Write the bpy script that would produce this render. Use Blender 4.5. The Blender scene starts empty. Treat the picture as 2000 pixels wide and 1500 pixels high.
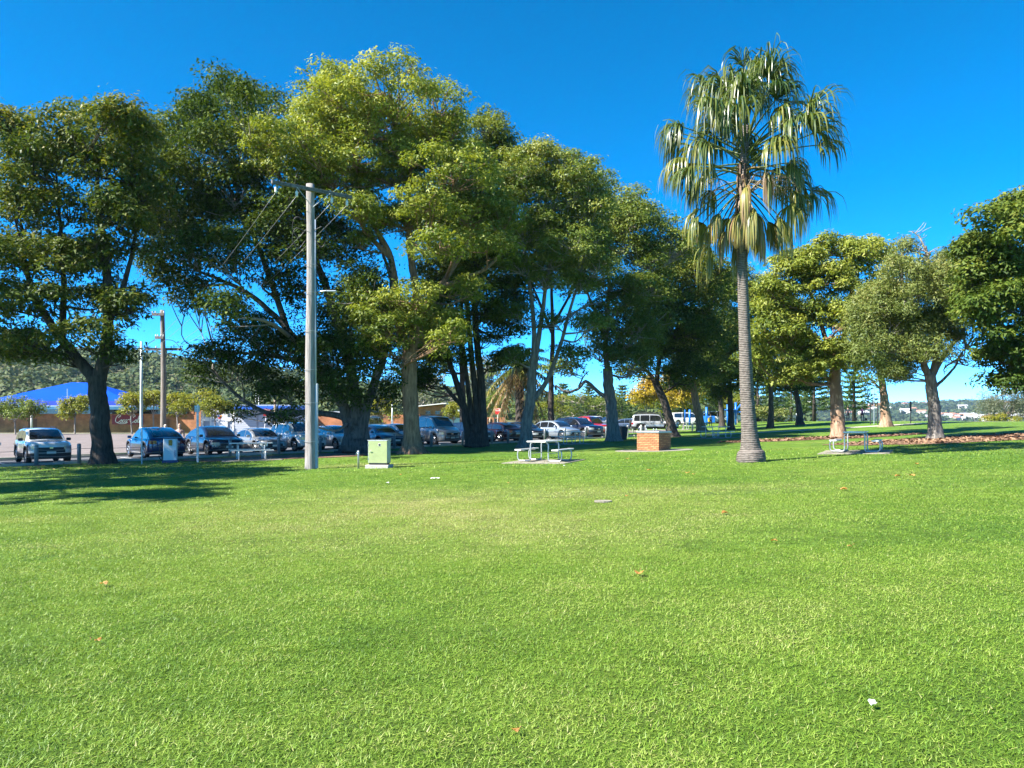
import bpy, bmesh, math, random
import numpy as np
from mathutils import Vector, Matrix

# ------------------------------------------------------------------ camera, sky, sun, exposure
SC = bpy.context.scene
COL = SC.collection
F = 1450.0            # focal length in photograph pixels (2000 px wide)
EYE = 1.6
HZ = 822.0            # eye level row in the photograph
cam_d = bpy.data.cameras.new('camera')
cam_d.sensor_width = 36.0
cam_d.lens = 36.0 * F / 2000.0
cam_d.shift_y = (HZ - 750.0) / 2000.0
cam_d.clip_start = 0.05
cam_d.clip_end = 9000
cam = bpy.data.objects.new('camera', cam_d)
COL.objects.link(cam)
cam.location = (0, 0, EYE)
cam.rotation_euler = (math.radians(90), 0, 0)
SC.camera = cam

SUN_EL = math.radians(43)
SUN_TH = math.radians(27)       # the sun stands to the left, this much behind the camera
tosun = Vector((-math.cos(SUN_TH) * math.cos(SUN_EL), -math.sin(SUN_TH) * math.cos(SUN_EL), math.sin(SUN_EL)))
sun_d = bpy.data.lights.new('sun', 'SUN')
sun_d.energy = 5.0
sun_d.angle = math.radians(0.53)
sun_d.color = (1.0, 0.955, 0.88)
sun = bpy.data.objects.new('sun', sun_d)
COL.objects.link(sun)
sun.rotation_euler = (-tosun).to_track_quat('-Z', 'Y').to_euler()
sun.location = (-30, -20, 60)

W = bpy.data.worlds.new('World')
SC.world = W
W.use_nodes = True
nt = W.node_tree
nt.nodes.clear()
sky = nt.nodes.new('ShaderNodeTexSky')
sky.sky_type = 'NISHITA'
sky.sun_disc = False
sky.sun_elevation = SUN_EL
sky.sun_rotation = math.atan2(tosun.x, tosun.y)
sky.altitude = 0
sky.air_density = 0.3
sky.dust_density = 0.0
sky.ozone_density = 4.0
hs = nt.nodes.new('ShaderNodeHueSaturation')
hs.inputs['Hue'].default_value = 0.489
hs.inputs['Saturation'].default_value = 1.3
bg = nt.nodes.new('ShaderNodeBackground')
bg.inputs['Strength'].default_value = 0.15
wo = nt.nodes.new('ShaderNodeOutputWorld')
nt.links.new(sky.outputs[0], hs.inputs['Color'])
nt.links.new(hs.outputs[0], bg.inputs[0])
nt.links.new(bg.outputs[0], wo.inputs[0])

SC.view_settings.view_transform = 'Standard'
SC.view_settings.look = 'None'
SC.view_settings.gamma = 1.0
SC.view_settings.exposure = 1.85
SC.view_settings.use_curve_mapping = False
SC.render.engine = 'CYCLES'
SC.cycles.max_bounces = 6
SC.cycles.diffuse_bounces = 3
SC.cycles.glossy_bounces = 3
SC.cycles.transmission_bounces = 4
SC.cycles.transparent_max_bounces = 4
SC.cycles.volume_bounces = 0
SC.cycles.use_denoising = True
SC.cycles.use_adaptive_sampling = True
SC.cycles.adaptive_threshold = 0.01
SC.cycles.sample_clamp_indirect = 6.0

R = math.radians
RNG = np.random.default_rng(7)

# ------------------------------------------------------------------ terrain height and pixel helpers
def sm(a, b, x):
    t = np.clip((np.asarray(x, float) - a) / (b - a), 0, 1)
    return t * t * (3 - 2 * t)

def GZ(X, Y):
    X = np.asarray(X, float); Y = np.asarray(Y, float)
    xn = np.clip(X, -32, 0); xp = np.maximum(X, 0)
    w = sm(42, 72, Y)
    z = 0.02 * xn * (1 - w) + 0.1 * w * sm(15, -5, X)
    zr = 0.02 * xp + 0.0005 * xp ** 2
    k = 0.12
    zr = -k * np.log(np.exp(-zr / k) + math.exp(-1.55 / k)) + k * np.log(1 + math.exp(-1.55 / k))
    z = z + zr
    z = z - 6.0 * sm(128, 175, Y) * sm(0, 25, X)
    return z

def gz(x, y):
    return float(GZ(x, y))

def at(px, py, Y):
    return Vector(((px - 1000.0) / F * Y, Y, EYE + (HZ - py) / F * Y))

def base(px, Y, dz=0.0):
    x = (px - 1000.0) / F * Y
    return Vector((x, Y, gz(x, Y) + dz))

def on_ground(px, py):
    """the point of the ground seen at this pixel"""
    lo, hi = 1.0, 140.0
    for Y in np.arange(1.5, 140, 0.25):
        x = (px - 1000) / F * Y
        if HZ + (EYE - gz(x, Y)) * F / Y <= py:
            return Vector((x, Y, gz(x, Y)))
    return base(px, 120)

# ------------------------------------------------------------------ materials
MATS = {}
def new_mat(name):
    m = bpy.data.materials.new(name)
    m.use_nodes = True
    n = m.node_tree
    n.nodes.clear()
    out = n.nodes.new('ShaderNodeOutputMaterial')
    return m, n, out

def ramp(n, stops):
    r = n.nodes.new('ShaderNodeValToRGB')
    el = r.color_ramp.elements
    while len(el) < len(stops):
        el.new(0.5)
    for e, (p, c) in zip(el, stops):
        e.position = p
        e.color = (*c, 1)
    return r

def pbr(name, color, rough=0.6, metal=0.0, spec=0.5, var=0.0, scale=6.0, bump=0.0, bscale=None, coat=0.0, stretch=None, col2=None, detail=4.0):
    """principled material with noise in colour and relief, in object space"""
    if name in MATS:
        return MATS[name]
    m, n, out = new_mat(name)
    b = n.nodes.new('ShaderNodeBsdfPrincipled')
    b.inputs['Roughness'].default_value = rough
    b.inputs['Metallic'].default_value = metal
    b.inputs['Specular IOR Level'].default_value = spec
    b.inputs['Coat Weight'].default_value = coat
    b.inputs['Coat Roughness'].default_value = 0.04
    n.links.new(b.outputs[0], out.inputs[0])
    b.inputs['Base Color'].default_value = (*color, 1)
    if var > 0 or bump > 0 or col2:
        tc = n.nodes.new('ShaderNodeTexCoord')
        mp = n.nodes.new('ShaderNodeMapping')
        if stretch:
            mp.inputs['Scale'].default_value = stretch
        n.links.new(tc.outputs['Object'], mp.inputs[0])
        nz = n.nodes.new('ShaderNodeTexNoise')
        nz.inputs['Scale'].default_value = scale
        nz.inputs['Detail'].default_value = detail
        nz.inputs['Roughness'].default_value = 0.65
        n.links.new(mp.outputs[0], nz.inputs['Vector'])
        if var > 0 or col2:
            c2 = col2 or tuple(min(1, c * (1 + var)) for c in color)
            c1 = color if col2 else tuple(c * (1 - var) for c in color)
            rp = ramp(n, [(0.32, c1), (0.68, c2)])
            n.links.new(nz.outputs['Fac'], rp.inputs[0])
            n.links.new(rp.outputs[0], b.inputs['Base Color'])
        if bump > 0:
            nb = nz
            if bscale:
                nb = n.nodes.new('ShaderNodeTexNoise')
                nb.inputs['Scale'].default_value = bscale
                nb.inputs['Detail'].default_value = 5
                n.links.new(mp.outputs[0], nb.inputs['Vector'])
            bp = n.nodes.new('ShaderNodeBump')
            bp.inputs['Strength'].default_value = bump
            bp.inputs['Distance'].default_value = 0.05
            n.links.new(nb.outputs['Fac'], bp.inputs['Height'])
            n.links.new(bp.outputs[0], b.inputs['Normal'])
    MATS[name] = m
    return m

def leaf_mat(name, stops, trans=0.35, rough=0.42, spec=0.5):
    """leaf: colour by the face attribute 'tint', some light passes through"""
    if name in MATS:
        return MATS[name]
    m, n, out = new_mat(name)
    a = n.nodes.new('ShaderNodeAttribute')
    a.attribute_name = 'tint'
    k = len(stops)
    rp = ramp(n, [(i / max(1, k - 1), c) for i, c in enumerate(stops)])
    n.links.new(a.outputs['Fac'], rp.inputs[0])
    b = n.nodes.new('ShaderNodeBsdfPrincipled')
    b.inputs['Roughness'].default_value = rough
    b.inputs['Specular IOR Level'].default_value = spec
    t = n.nodes.new('ShaderNodeBsdfTranslucent')
    g = n.nodes.new('ShaderNodeMix'); g.data_type = 'RGBA'; g.blend_type = 'MULTIPLY'
    g.inputs['Factor'].default_value = 1.0
    g.inputs['B'].default_value = (1.25, 1.2, 0.5, 1)
    n.links.new(rp.outputs[0], g.inputs['A'])
    n.links.new(rp.outputs[0], b.inputs['Base Color'])
    n.links.new(g.outputs['Result'], t.inputs['Color'])
    mx = n.nodes.new('ShaderNodeMixShader')
    mx.inputs[0].default_value = trans
    n.links.new(b.outputs[0], mx.inputs[1])
    n.links.new(t.outputs[0], mx.inputs[2])
    n.links.new(mx.outputs[0], out.inputs[0])
    MATS[name] = m
    return m

def bark_mat(name, dark, light, scale=3.0, stretch=(3.2, 3.2, 0.55), bump=0.9, patch=None):
    if name in MATS:
        return MATS[name]
    m, n, out = new_mat(name)
    tc = n.nodes.new('ShaderNodeTexCoord')
    mp = n.nodes.new('ShaderNodeMapping')
    mp.inputs['Scale'].default_value = stretch
    n.links.new(tc.outputs['Object'], mp.inputs[0])
    nz = n.nodes.new('ShaderNodeTexNoise')
    nz.inputs['Scale'].default_value = scale
    nz.inputs['Detail'].default_value = 7
    nz.inputs['Roughness'].default_value = 0.7
    n.links.new(mp.outputs[0], nz.inputs['Vector'])
    rp = ramp(n, [(0.34, dark), (0.5, tuple((a + c) / 2 for a, c in zip(dark, light))), (0.66, light)])
    n.links.new(nz.outputs['Fac'], rp.inputs[0])
    colsock = rp.outputs[0]
    if patch:
        n2 = n.nodes.new('ShaderNodeTexNoise')
        n2.inputs['Scale'].default_value = 1.7
        n2.inputs['Detail'].default_value = 3
        n.links.new(tc.outputs['Object'], n2.inputs['Vector'])
        r2 = ramp(n, [(0.48, (0, 0, 0)), (0.56, (1, 1, 1))])
        n.links.new(n2.outputs['Fac'], r2.inputs[0])
        mx = n.nodes.new('ShaderNodeMix'); mx.data_type = 'RGBA'
        n.links.new(r2.outputs[0], mx.inputs['Factor'])
        n.links.new(rp.outputs[0], mx.inputs['A'])
        mx.inputs['B'].default_value = (*patch, 1)
        colsock = mx.outputs['Result']
    b = n.nodes.new('ShaderNodeBsdfPrincipled')
    b.inputs['Roughness'].default_value = 0.85
    b.inputs['Specular IOR Level'].default_value = 0.25
    n.links.new(colsock, b.inputs['Base Color'])
    bp = n.nodes.new('ShaderNodeBump')
    bp.inputs['Strength'].default_value = bump
    bp.inputs['Distance'].default_value = 0.06
    n.links.new(nz.outputs['Fac'], bp.inputs['Height'])
    n.links.new(bp.outputs[0], b.inputs['Normal'])
    n.links.new(b.outputs[0], out.inputs[0])
    MATS[name] = m
    return m

# ------------------------------------------------------------------ object helpers
def tag(o, label=None, cat=None, group=None, kind=None):
    if label: o['label'] = label
    if cat: o['category'] = cat
    if group: o['group'] = group
    if kind: o['kind'] = kind
    return o

def empty(name, loc, rz=0.0, label=None, cat=None, group=None):
    o = bpy.data.objects.new(name, None)
    o.empty_display_size = 0.3
    COL.objects.link(o)
    o.location = loc
    o.rotation_euler = (0, 0, rz)
    return tag(o, label, cat, group)

def link(name, me, mat=None, parent=None, loc=None, smooth=False):
    o = bpy.data.objects.new(name, me)
    COL.objects.link(o)
    if mat is not None:
        for m in (mat if isinstance(mat, (list, tuple)) else [mat]):
            if m.name not in me.materials:
                me.materials.append(m)
    if parent is not None:
        o.parent = parent
    if loc is not None:
        o.location = loc
    if smooth:
        me.polygons.foreach_set('use_smooth', np.ones(len(me.polygons), bool))
    return o

def quads(name, V, Q, mat=None, parent=None, loc=None, tint=None, smooth=False):
    """fast mesh of quads (or triangles) from numpy arrays"""
    V = np.ascontiguousarray(V, np.float32); Q = np.ascontiguousarray(Q, np.int32)
    me = bpy.data.meshes.new(name)
    k = Q.shape[1]
    me.vertices.add(len(V)); me.vertices.foreach_set('co', V.ravel())
    me.loops.add(Q.size); me.loops.foreach_set('vertex_index', Q.ravel())
    me.polygons.add(len(Q))
    me.polygons.foreach_set('loop_start', np.arange(0, Q.size, k, dtype=np.int32))
    me.update(calc_edges=True)
    if tint is not None:
        at_ = me.attributes.new('tint', 'FLOAT', 'FACE')
        at_.data.foreach_set('value', np.ascontiguousarray(tint, np.float32))
    return link(name, me, mat, parent, loc, smooth)

class MB:
    """collects boxes, tubes, strips and polygons, then links them as one mesh"""
    def __init__(s):
        s.v = []; s.f = []
    def add(s, V, Fc):
        o = len(s.v)
        s.v += [tuple(map(float, p)) for p in V]
        s.f += [tuple(int(i) + o for i in q) for q in Fc]
        return s
    def box(s, c, d, rz=0.0, M=None):
        c = Vector(c); h = Vector(d) / 2
        pts = [Vector((sx * h.x, sy * h.y, sz * h.z)) for sz in (-1, 1) for sy in (-1, 1) for sx in (-1, 1)]
        if rz:
            r = Matrix.Rotation(rz, 3, 'Z'); pts = [r @ p for p in pts]
        if M is not None:
            pts = [M @ p for p in pts]
        return s.add([p + c for p in pts], [(0, 2, 3, 1), (4, 5, 7, 6), (0, 1, 5, 4), (2, 6, 7, 3), (0, 4, 6, 2), (1, 3, 7, 5)])
    def tube(s, path, r, n=8, cap=True):
        V, Q = tube_arrays(path, r, n)
        s.add(V, Q)
        if cap:
            o = len(s.v) - len(V)
            s.f.append(tuple(o + i for i in range(n))[::-1])
            s.f.append(tuple(o + len(V) - n + i for i in range(n)))
        return s
    def lathe(s, prof, n=16, c=(0, 0, 0)):
        V = []; Q = []
        for r, z in prof:
            for i in range(n):
                a = 2 * math.pi * i / n
                V.append((c[0] + r * math.cos(a), c[1] + r * math.sin(a), c[2] + z))
        for j in range(len(prof) - 1):
            for i in range(n):
                k = (i + 1) % n
                Q.append((j * n + i, j * n + k, (j + 1) * n + k, (j + 1) * n + i))
        Q.append(tuple(range(n))[::-1])
        Q.append(tuple((len(prof) - 1) * n + i for i in range(n)))
        return s.add(V, Q)
    def poly(s, pts):
        return s.add(pts, [tuple(range(len(pts)))])
    def prism(s, pts, ext):
        """closed outline of 3D points pushed along ext"""
        n = len(pts); e = Vector(ext)
        V = [Vector(p) for p in pts] + [Vector(p) + e for p in pts]
        Fc = [tuple(range(n))[::-1], tuple(range(n, 2 * n))] + [(i, (i + 1) % n, n + (i + 1) % n, n + i) for i in range(n)]
        return s.add(V, Fc)
    def build(s, name, mat, parent=None, loc=None, smooth=False, bevel=0.0):
        me = bpy.data.meshes.new(name)
        me.from_pydata(s.v, [], s.f)
        me.update()
        o = link(name, me, mat, parent, loc, smooth)
        if bevel:
            b = o.modifiers.new('bevel', 'BEVEL'); b.width = bevel; b.segments = 2; b.limit_method = 'ANGLE'
        return o

def tube_arrays(path, r, n=6, lobes=None):
    P = np.array([tuple(p) for p in path], float)
    k = len(P)
    r = np.broadcast_to(np.asarray(r, float), (k,))
    T = np.gradient(P, axis=0)
    T /= np.linalg.norm(T, axis=1)[:, None] + 1e-9
    ref = np.array([1.0, 0, 0]) if abs(T[:, 0]).max() < 0.8 else np.array([0, 1.0, 0])
    if abs(T @ ref).max() > 0.95:
        ref = np.array([0.0, 0, 1.0])
    A = ref - (T @ ref)[:, None] * T
    A /= np.linalg.norm(A, axis=1)[:, None] + 1e-9
    B = np.cross(T, A)
    th = np.arange(n) * 2 * math.pi / n
    rr = np.repeat(r[:, None], n, 1)
    if lobes is not None:
        rr = rr * lobes(P, th)
    V = P[:, None] + rr[..., None] * (np.cos(th)[None, :, None] * A[:, None] + np.sin(th)[None, :, None] * B[:, None])
    i = np.arange(k - 1)[:, None] * n; j = np.arange(n)[None]; j2 = (j + 1) % n
    Q = np.stack([i + j, i + j2, i + n + j2, i + n + j], -1).reshape(-1, 4)
    return V.reshape(-1, 3), Q

def spline(pts, n):
    """Catmull-Rom through points (rows of any width)"""
    P = np.array(pts, float)
    if len(P) == 2:
        t = np.linspace(0, 1, n)[:, None]
        return P[0] * (1 - t) + P[1] * t
    P = np.vstack([2 * P[0] - P[1], P, 2 * P[-1] - P[-2]])
    m = len(P) - 3
    u = np.linspace(0, m - 1e-6, n)
    i = u.astype(int); t = (u - i)[:, None]
    a, b, c, d = P[i], P[i + 1], P[i + 2], P[i + 3]
    return 0.5 * ((2 * b) + (-a + c) * t + (2 * a - 5 * b + 4 * c - d) * t ** 2 + (-a + 3 * b - 3 * c + d) * t ** 3)

def copy_tree(o, parent=None):
    c = o.copy(); COL.objects.link(c); c.parent = parent
    for ch in list(o.children):
        copy_tree(ch, c)
    return c

def draped(name, rows, dz, mat, kind='structure', sub=None):
    """sheet over the ground: rows of (x, y) points, all the same length"""
    A = np.array(rows, float)
    h, w = A.shape[:2]
    V = np.dstack([A[..., 0], A[..., 1], GZ(A[..., 0], A[..., 1]) + dz]).reshape(-1, 3)
    i = np.arange(h - 1)[:, None] * w; j = np.arange(w - 1)[None]
    Q = np.stack([i + j, i + j + 1, i + w + j + 1, i + w + j], -1).reshape(-1, 4)
    o = quads(name, V, Q, mat)
    if kind: o['kind'] = kind
    return o
# ------------------------------------------------------------------ the ground
# row of parked cars: origin, direction along the row, direction the noses point
P0 = Vector((-23.1, 36.5, 0)); U = Vector((0.749, 0.663, 0)); H = Vector((0.663, -0.749, 0))
def row(s, t):
    p = P0 + U * s + H * t
    return Vector((p.x, p.y, gz(p.x, p.y)))

def ground_mat():
    m, n, out = new_mat('lawn_turf')
    tc = n.nodes.new('ShaderNodeTexCoord')
    def noise(scale, detail=4, rough=0.6):
        z = n.nodes.new('ShaderNodeTexNoise')
        z.inputs['Scale'].default_value = scale
        z.inputs['Detail'].default_value = detail
        z.inputs['Roughness'].default_value = rough
        n.links.new(tc.outputs['Object'], z.inputs['Vector'])
        return z
    big = noise(0.16, 3); mid = noise(1.6, 4); fine = noise(26, 5, 0.75); vf = noise(120, 3, 0.8)
    r1 = ramp(n, [(0.34, (0.080, 0.170, 0.014)), (0.55, (0.120, 0.210, 0.022)), (0.72, (0.17, 0.235, 0.042))])
    n.links.new(big.outputs[0], r1.inputs[0])
    r2 = ramp(n, [(0.3, (0.72, 0.72, 0.70)), (0.7, (1.28, 1.25, 1.2))])
    n.links.new(mid.outputs[0], r2.inputs[0])
    r3 = ramp(n, [(0.3, (0.5, 0.5, 0.5)), (0.7, (1.5, 1.5, 1.5))])
    n.links.new(fine.outputs[0], r3.inputs[0])
    # worn, straw-coloured turf
    dry = n.nodes.new('ShaderNodeAttribute'); dry.attribute_name = 'dry'
    mix0 = n.nodes.new('ShaderNodeMix'); mix0.data_type = 'RGBA'
    n.links.new(dry.outputs['Fac'], mix0.inputs['Factor'])
    n.links.new(r1.outputs[0], mix0.inputs['A'])
    mix0.inputs['B'].default_value = (0.26, 0.27, 0.085, 1)
    m1 = n.nodes.new('ShaderNodeMix'); m1.data_type = 'RGBA'; m1.blend_type = 'MULTIPLY'; m1.inputs['Factor'].default_value = 1
    m2 = n.nodes.new('ShaderNodeMix'); m2.data_type = 'RGBA'; m2.blend_type = 'MULTIPLY'; m2.inputs['Factor'].default_value = 0.8
    n.links.new(mix0.outputs['Result'], m1.inputs['A']); n.links.new(r2.outputs[0], m1.inputs['B'])
    n.links.new(m1.outputs['Result'], m2.inputs['A']); n.links.new(r3.outputs[0], m2.inputs['B'])
    b = n.nodes.new('ShaderNodeBsdfPrincipled')
    b.inputs['Roughness'].default_value = 0.8
    b.inputs['Specular IOR Level'].default_value = 0.2
    n.links.new(m2.outputs['Result'], b.inputs['Base Color'])
    ad = n.nodes.new('ShaderNodeMath'); ad.operation = 'ADD'
    n.links.new(fine.outputs[0], ad.inputs[0]); n.links.new(vf.outputs[0], ad.inputs[1])
    bp = n.nodes.new('ShaderNodeBump'); bp.inputs['Strength'].default_value = 0.9; bp.inputs['Distance'].default_value = 0.05
    n.links.new(ad.outputs[0], bp.inputs['Height'])
    n.links.new(bp.outputs[0], b.inputs['Normal'])
    n.links.new(b.outputs[0], out.inputs[0])
    return m

def dryness(X, Y):
    """where the turf is worn: the dusty patch in the middle of the lawn and under the trees"""
    X = np.asarray(X, float); Y = np.asarray(Y, float)
    wob = 0.35 * np.sin(X * 1.3 + Y * .7) + 0.3 * np.sin(X * 2.9 - Y * 1.7) + 0.25 * np.sin(Y * 3.1 + X * .6)
    d = np.exp(-(np.abs((X + 1.2) / 4.8) ** 2.6 + np.abs((Y - 13.6) / 4.2) ** 2.6)) * (0.62 + 0.35 * wob)
    d += 0.45 * np.exp(-(((X + 9.6) / 2.2) ** 2 + ((Y - 13.3) / 0.7) ** 2))
    d += 0.35 * np.exp(-(((X - 4.5) / 2.5) ** 2 + ((Y - 16.5) / 1.0) ** 2))
    d += 0.30 * np.exp(-(((X - 0.6) / 1.0) ** 2 + ((Y - 6.0) / 0.8) ** 2)) * (.6 + wob)
    d += 0.25 * np.exp(-(((X + 0.2) / 0.9) ** 2 + ((Y - 4.2) / 0.6) ** 2)) * (.6 + wob)
    d += 0.9 * np.exp(-(((X + 6.0) / 2.4) ** 2 + ((Y - 28.6) / 1.3) ** 2)) * (0.8 + .5 * wob)
    return np.clip(d, 0, 1)

def axis_pts(lo, hi, fine, far):
    a = [0.0]
    st = fine
    while a[-1] < hi:
        st = fine if a[-1] < 95 else st * 1.25
        a.append(a[-1] + st)
    b = [0.0]
    st = fine
    while b[-1] > lo:
        st = fine if b[-1] > -far else st * 1.25
        b.append(b[-1] - st)
    return np.array(b[::-1] + a[1:])
gx = axis_pts(-3200, 3200, 1.0, 75)
gy = axis_pts(-400, 3600, 1.0, 25)
GX, GY = np.meshgrid(gx, gy)
V = np.dstack([GX, GY, GZ(GX, GY)]).reshape(-1, 3)
w = len(gx); i = np.arange(len(gy) - 1)[:, None] * w; j = np.arange(w - 1)[None]
Q = np.stack([i + j, i + j + 1, i + w + j + 1, i + w + j], -1).reshape(-1, 4)
TURF = ground_mat()
ground = quads('ground', V, Q, TURF, smooth=True)
ground['kind'] = 'structure'
a_ = ground.data.attributes.new('dry', 'FLOAT', 'POINT')
a_.data.foreach_set('value', dryness(GX, GY).ravel().astype(np.float32))

# grass blades: near the camera every blade, then longer and sparser tufts
def grass():
    xs = []; ys = []; ls = []; ws = []
    def zone(y0, y1, dens, L, Wd):
        area = 0.72 * (y1 * y1 - y0 * y0)
        n = int(area * dens)
        y = np.sqrt(RNG.uniform(y0 * y0, y1 * y1, n))
        x = RNG.uniform(-0.72, 0.72, n) * y
        xs.append(x); ys.append(y)
        ls.append(RNG.uniform(0.6, 1.3, n) * L); ws.append(RNG.uniform(0.7, 1.2, n) * Wd)
    zone(2.7, 5.5, 7600, 0.036, 0.0056)
    zone(5.5, 9.0, 5200, 0.033, 0.0062)
    zone(9.0, 15.0, 2000, 0.034, 0.0092)
    zone(15.0, 24.0, 420, 0.040, 0.016)
    zone(24.0, 34.0, 50, 0.08, 0.03)
    x = np.concatenate(xs); y = np.concatenate(ys); L = np.concatenate(ls); Wd = np.concatenate(ws)
    # tuft noise: blades gather a little
    n = len(x)
    keep = ~(((x + 7.3) ** 2 + (y - 27) ** 2 < .03))
    # bare ground is not grown over: slabs, mulch, car park
    t_ = (x - P0.x) * H.x + (y - P0.y) * H.y
    keep &= t_ > 2.9
    x, y, L, Wd = x[keep], y[keep], L[keep], Wd[keep]; n = len(x)
    z = GZ(x, y)
    az = RNG.uniform(0, 2 * math.pi, n)
    # mown turf leans one way in patches
    az = az + 1.2 * np.sin(x * 1.1 + 2 * np.sin(y * .8))
    tilt = np.clip(RNG.normal(1.02, 0.32, n), 0.15, 1.5)
    dx, dy = np.cos(az), np.sin(az)
    d = np.stack([dx * np.sin(tilt), dy * np.sin(tilt), np.cos(tilt)], 1)
    tilt2 = np.clip(tilt + RNG.uniform(0.1, 0.7, n), 0, 1.9)
    d2 = np.stack([dx * np.sin(tilt2), dy * np.sin(tilt2), np.cos(tilt2)], 1)
    roll = RNG.uniform(-.6, .6, n)
    s = np.stack([-dy * np.cos(roll), dx * np.cos(roll), np.sin(roll)], 1)
    p = np.stack([x, y, z + RNG.uniform(-.004, .012, n)], 1)
    tip = p + d * (L * .5)[:, None] + d2 * (L * .5)[:, None]
    a = p - s * (Wd / 2)[:, None]; b = p + s * (Wd / 2)[:, None]
    V = np.stack([a, b, tip], 1).reshape(-1, 3)
    Q = np.arange(3 * n).reshape(-1, 3)
    pr = np.random.default_rng(77); patch = np.zeros(n)
    for wl, am in ((9, .30), (5, .30), (3.2, .26), (2.0, .24), (1.2, .24), (.7, .20), (.4, .16)):
        for _ in range(3):
            a_ = pr.uniform(0, 6.28); patch += am * np.sin((x * math.cos(a_) + y * math.sin(a_)) * 6.28 / wl + pr.uniform(0, 6.28) + 1.3 * np.sin((x * math.sin(a_) - y * math.cos(a_)) * 4 / wl)) / 1.7
    patch = 0.5 + patch * .55
    tint = np.clip(0.34 * patch + RNG.normal(0.23, 0.16, n) + 0.55 * dryness(x, y), 0, 0.97)
    tint = np.where(RNG.random(n) < 0.02, RNG.uniform(.8, .95, n), tint)
    g = quads('grass', V, Q, leaf_mat('grass_blade', [(0.050, 0.115, 0.010), (0.115, 0.215, 0.020), (0.195, 0.300, 0.034), (0.29, 0.345, 0.085), (0.38, 0.35, 0.16)], trans=0.3, rough=0.5, spec=0.35), tint=tint)
    g['label'] = 'short mown green lawn grass in front of the picnic tables'; g['category'] = 'grass'; g['kind'] = 'stuff'
grass()

# asphalt of the parking bays, kerb, verge, road behind, footpaths, mulch
ASPH = pbr('asphalt', (0.085, 0.085, 0.088), 0.9, var=0.25, scale=3, bump=0.3, bscale=60)
ROADM = pbr('road_asphalt', (0.15, 0.122, 0.112), 0.92, var=0.16, scale=0.8, bump=0.25, bscale=40)
CONC = pbr('concrete', (0.36, 0.34, 0.30), 0.9, var=0.14, scale=2.2, bump=0.25, bscale=30)
def strip(name, s0, s1, t0, t1, dz, mat, n=60, m=8):
    rows = [[tuple(row(s, t).xy) for t in np.linspace(t0, t1, m)] for s in np.linspace(s0, s1, n)]
    return draped(name, rows, dz, mat)
strip('parking_bay', -14, 46, 2.75, -4.9, 0.012, ASPH, 70, 9)
def kerb(name, s0, s1, t, wd=0.14, h=0.12):
    b = MB()
    for k in range(int((s1 - s0) / 2)):
        a, c = row(s0 + 2 * k, t), row(s0 + 2 * k + 1.99, t)
        mid = (a + c) / 2
        b.box((mid.x, mid.y, mid.z + h / 2 - .06), (1.99, wd, h + .12), math.atan2(U.y, U.x))
    o = b.build(name, CONC); o['kind'] = 'structure'
kerb('kerb', -14, 46, 2.83)
kerb('median_kerb', -14, 46, -4.95)
kerb('road_kerb', -14, 46, -7.25)
# white bay lines
WHITE = pbr('road_paint', (0.7, 0.7, 0.68), 0.7, var=0.1, scale=8)
for k, s in enumerate([-1.5, 1.25, 4.1, 7.0, 9.75, 12.1, 14.4, 17.4, 20.1, 21.9, 24.9, 28.1, 30.7, 33.7, 36.9, 39.6]):
    strip('bay_line', s - .05, s + .05, 2.6, -2.5, 0.018, WHITE, 2, 9)
rows = []
for X in np.linspace(-120, 19.5, 120):
    yA = 36.5 + 7.3 * .749 + (X + 23.1 + 7.3 * .663) * .8852
    rows.append([(X, yA + (88.0 - yA) * t) for t in np.linspace(0, 1, 30)])
draped('road', rows, 0.016, ROADM)
rows = [[(X, y) for y in np.linspace(88.1, 89.6, 3)] for X in np.linspace(-120, 18, 100)]
draped('footpath', rows, 0.05, CONC)
# path over the rise on the right
pth = spline([(1380, 60), (1500, 62), (1648, 64), (1815, 66), (2000, 68), (2300, 70)], 60)
rows = []
for px, Y in [(q[0], q[1]) for q in pth]:
    x = (px - 1000) / F * Y
    rows.append([(x - .05 * k, Y + .9 * k) for k in np.linspace(-1, 1, 4)])
draped('path', rows, 0.02, pbr('path_concrete', (0.50, 0.45, 0.37), 0.9, var=0.12, scale=2))
# mulch beds
MULCH = pbr('mulch', (0.10, 0.052, 0.028), 0.95, scale=7, bump=1.0, bscale=22, col2=(0.30, 0.175, 0.10), detail=8)
def mulch_bed(cx, cy, a, b, rz=0.0, seed=1):
    r_ = np.random.default_rng(seed)
    ph = r_.uniform(0, 6.28, 5)
    rows = []
    for f in np.linspace(0.02, 1, 14):
        rw = []
        for th in np.linspace(0, 2 * math.pi, 64):
            k = f * (1 + .10 * math.sin(3 * th + ph[0]) + .07 * math.sin(5 * th + ph[1]) + .05 * math.sin(11 * th + ph[2]))
            x, y = a * k * math.cos(th), b * k * math.sin(th)
            rw.append((cx + x * math.cos(rz) - y * math.sin(rz), cy + x * math.sin(rz) + y * math.cos(rz)))
        rows.append(rw)
    return draped('mulch_bed', rows, 0.022, MULCH)
mulch_bed(24.5, 36.6, 9.0, 3.1, 0.10, 1)
mulch_bed(18.6, 44.6, 6.5, 2.0, 0.10, 2)
mulch_bed(-10.6, 38.0, 6.0, 2.6, 0.6, 3)
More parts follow.
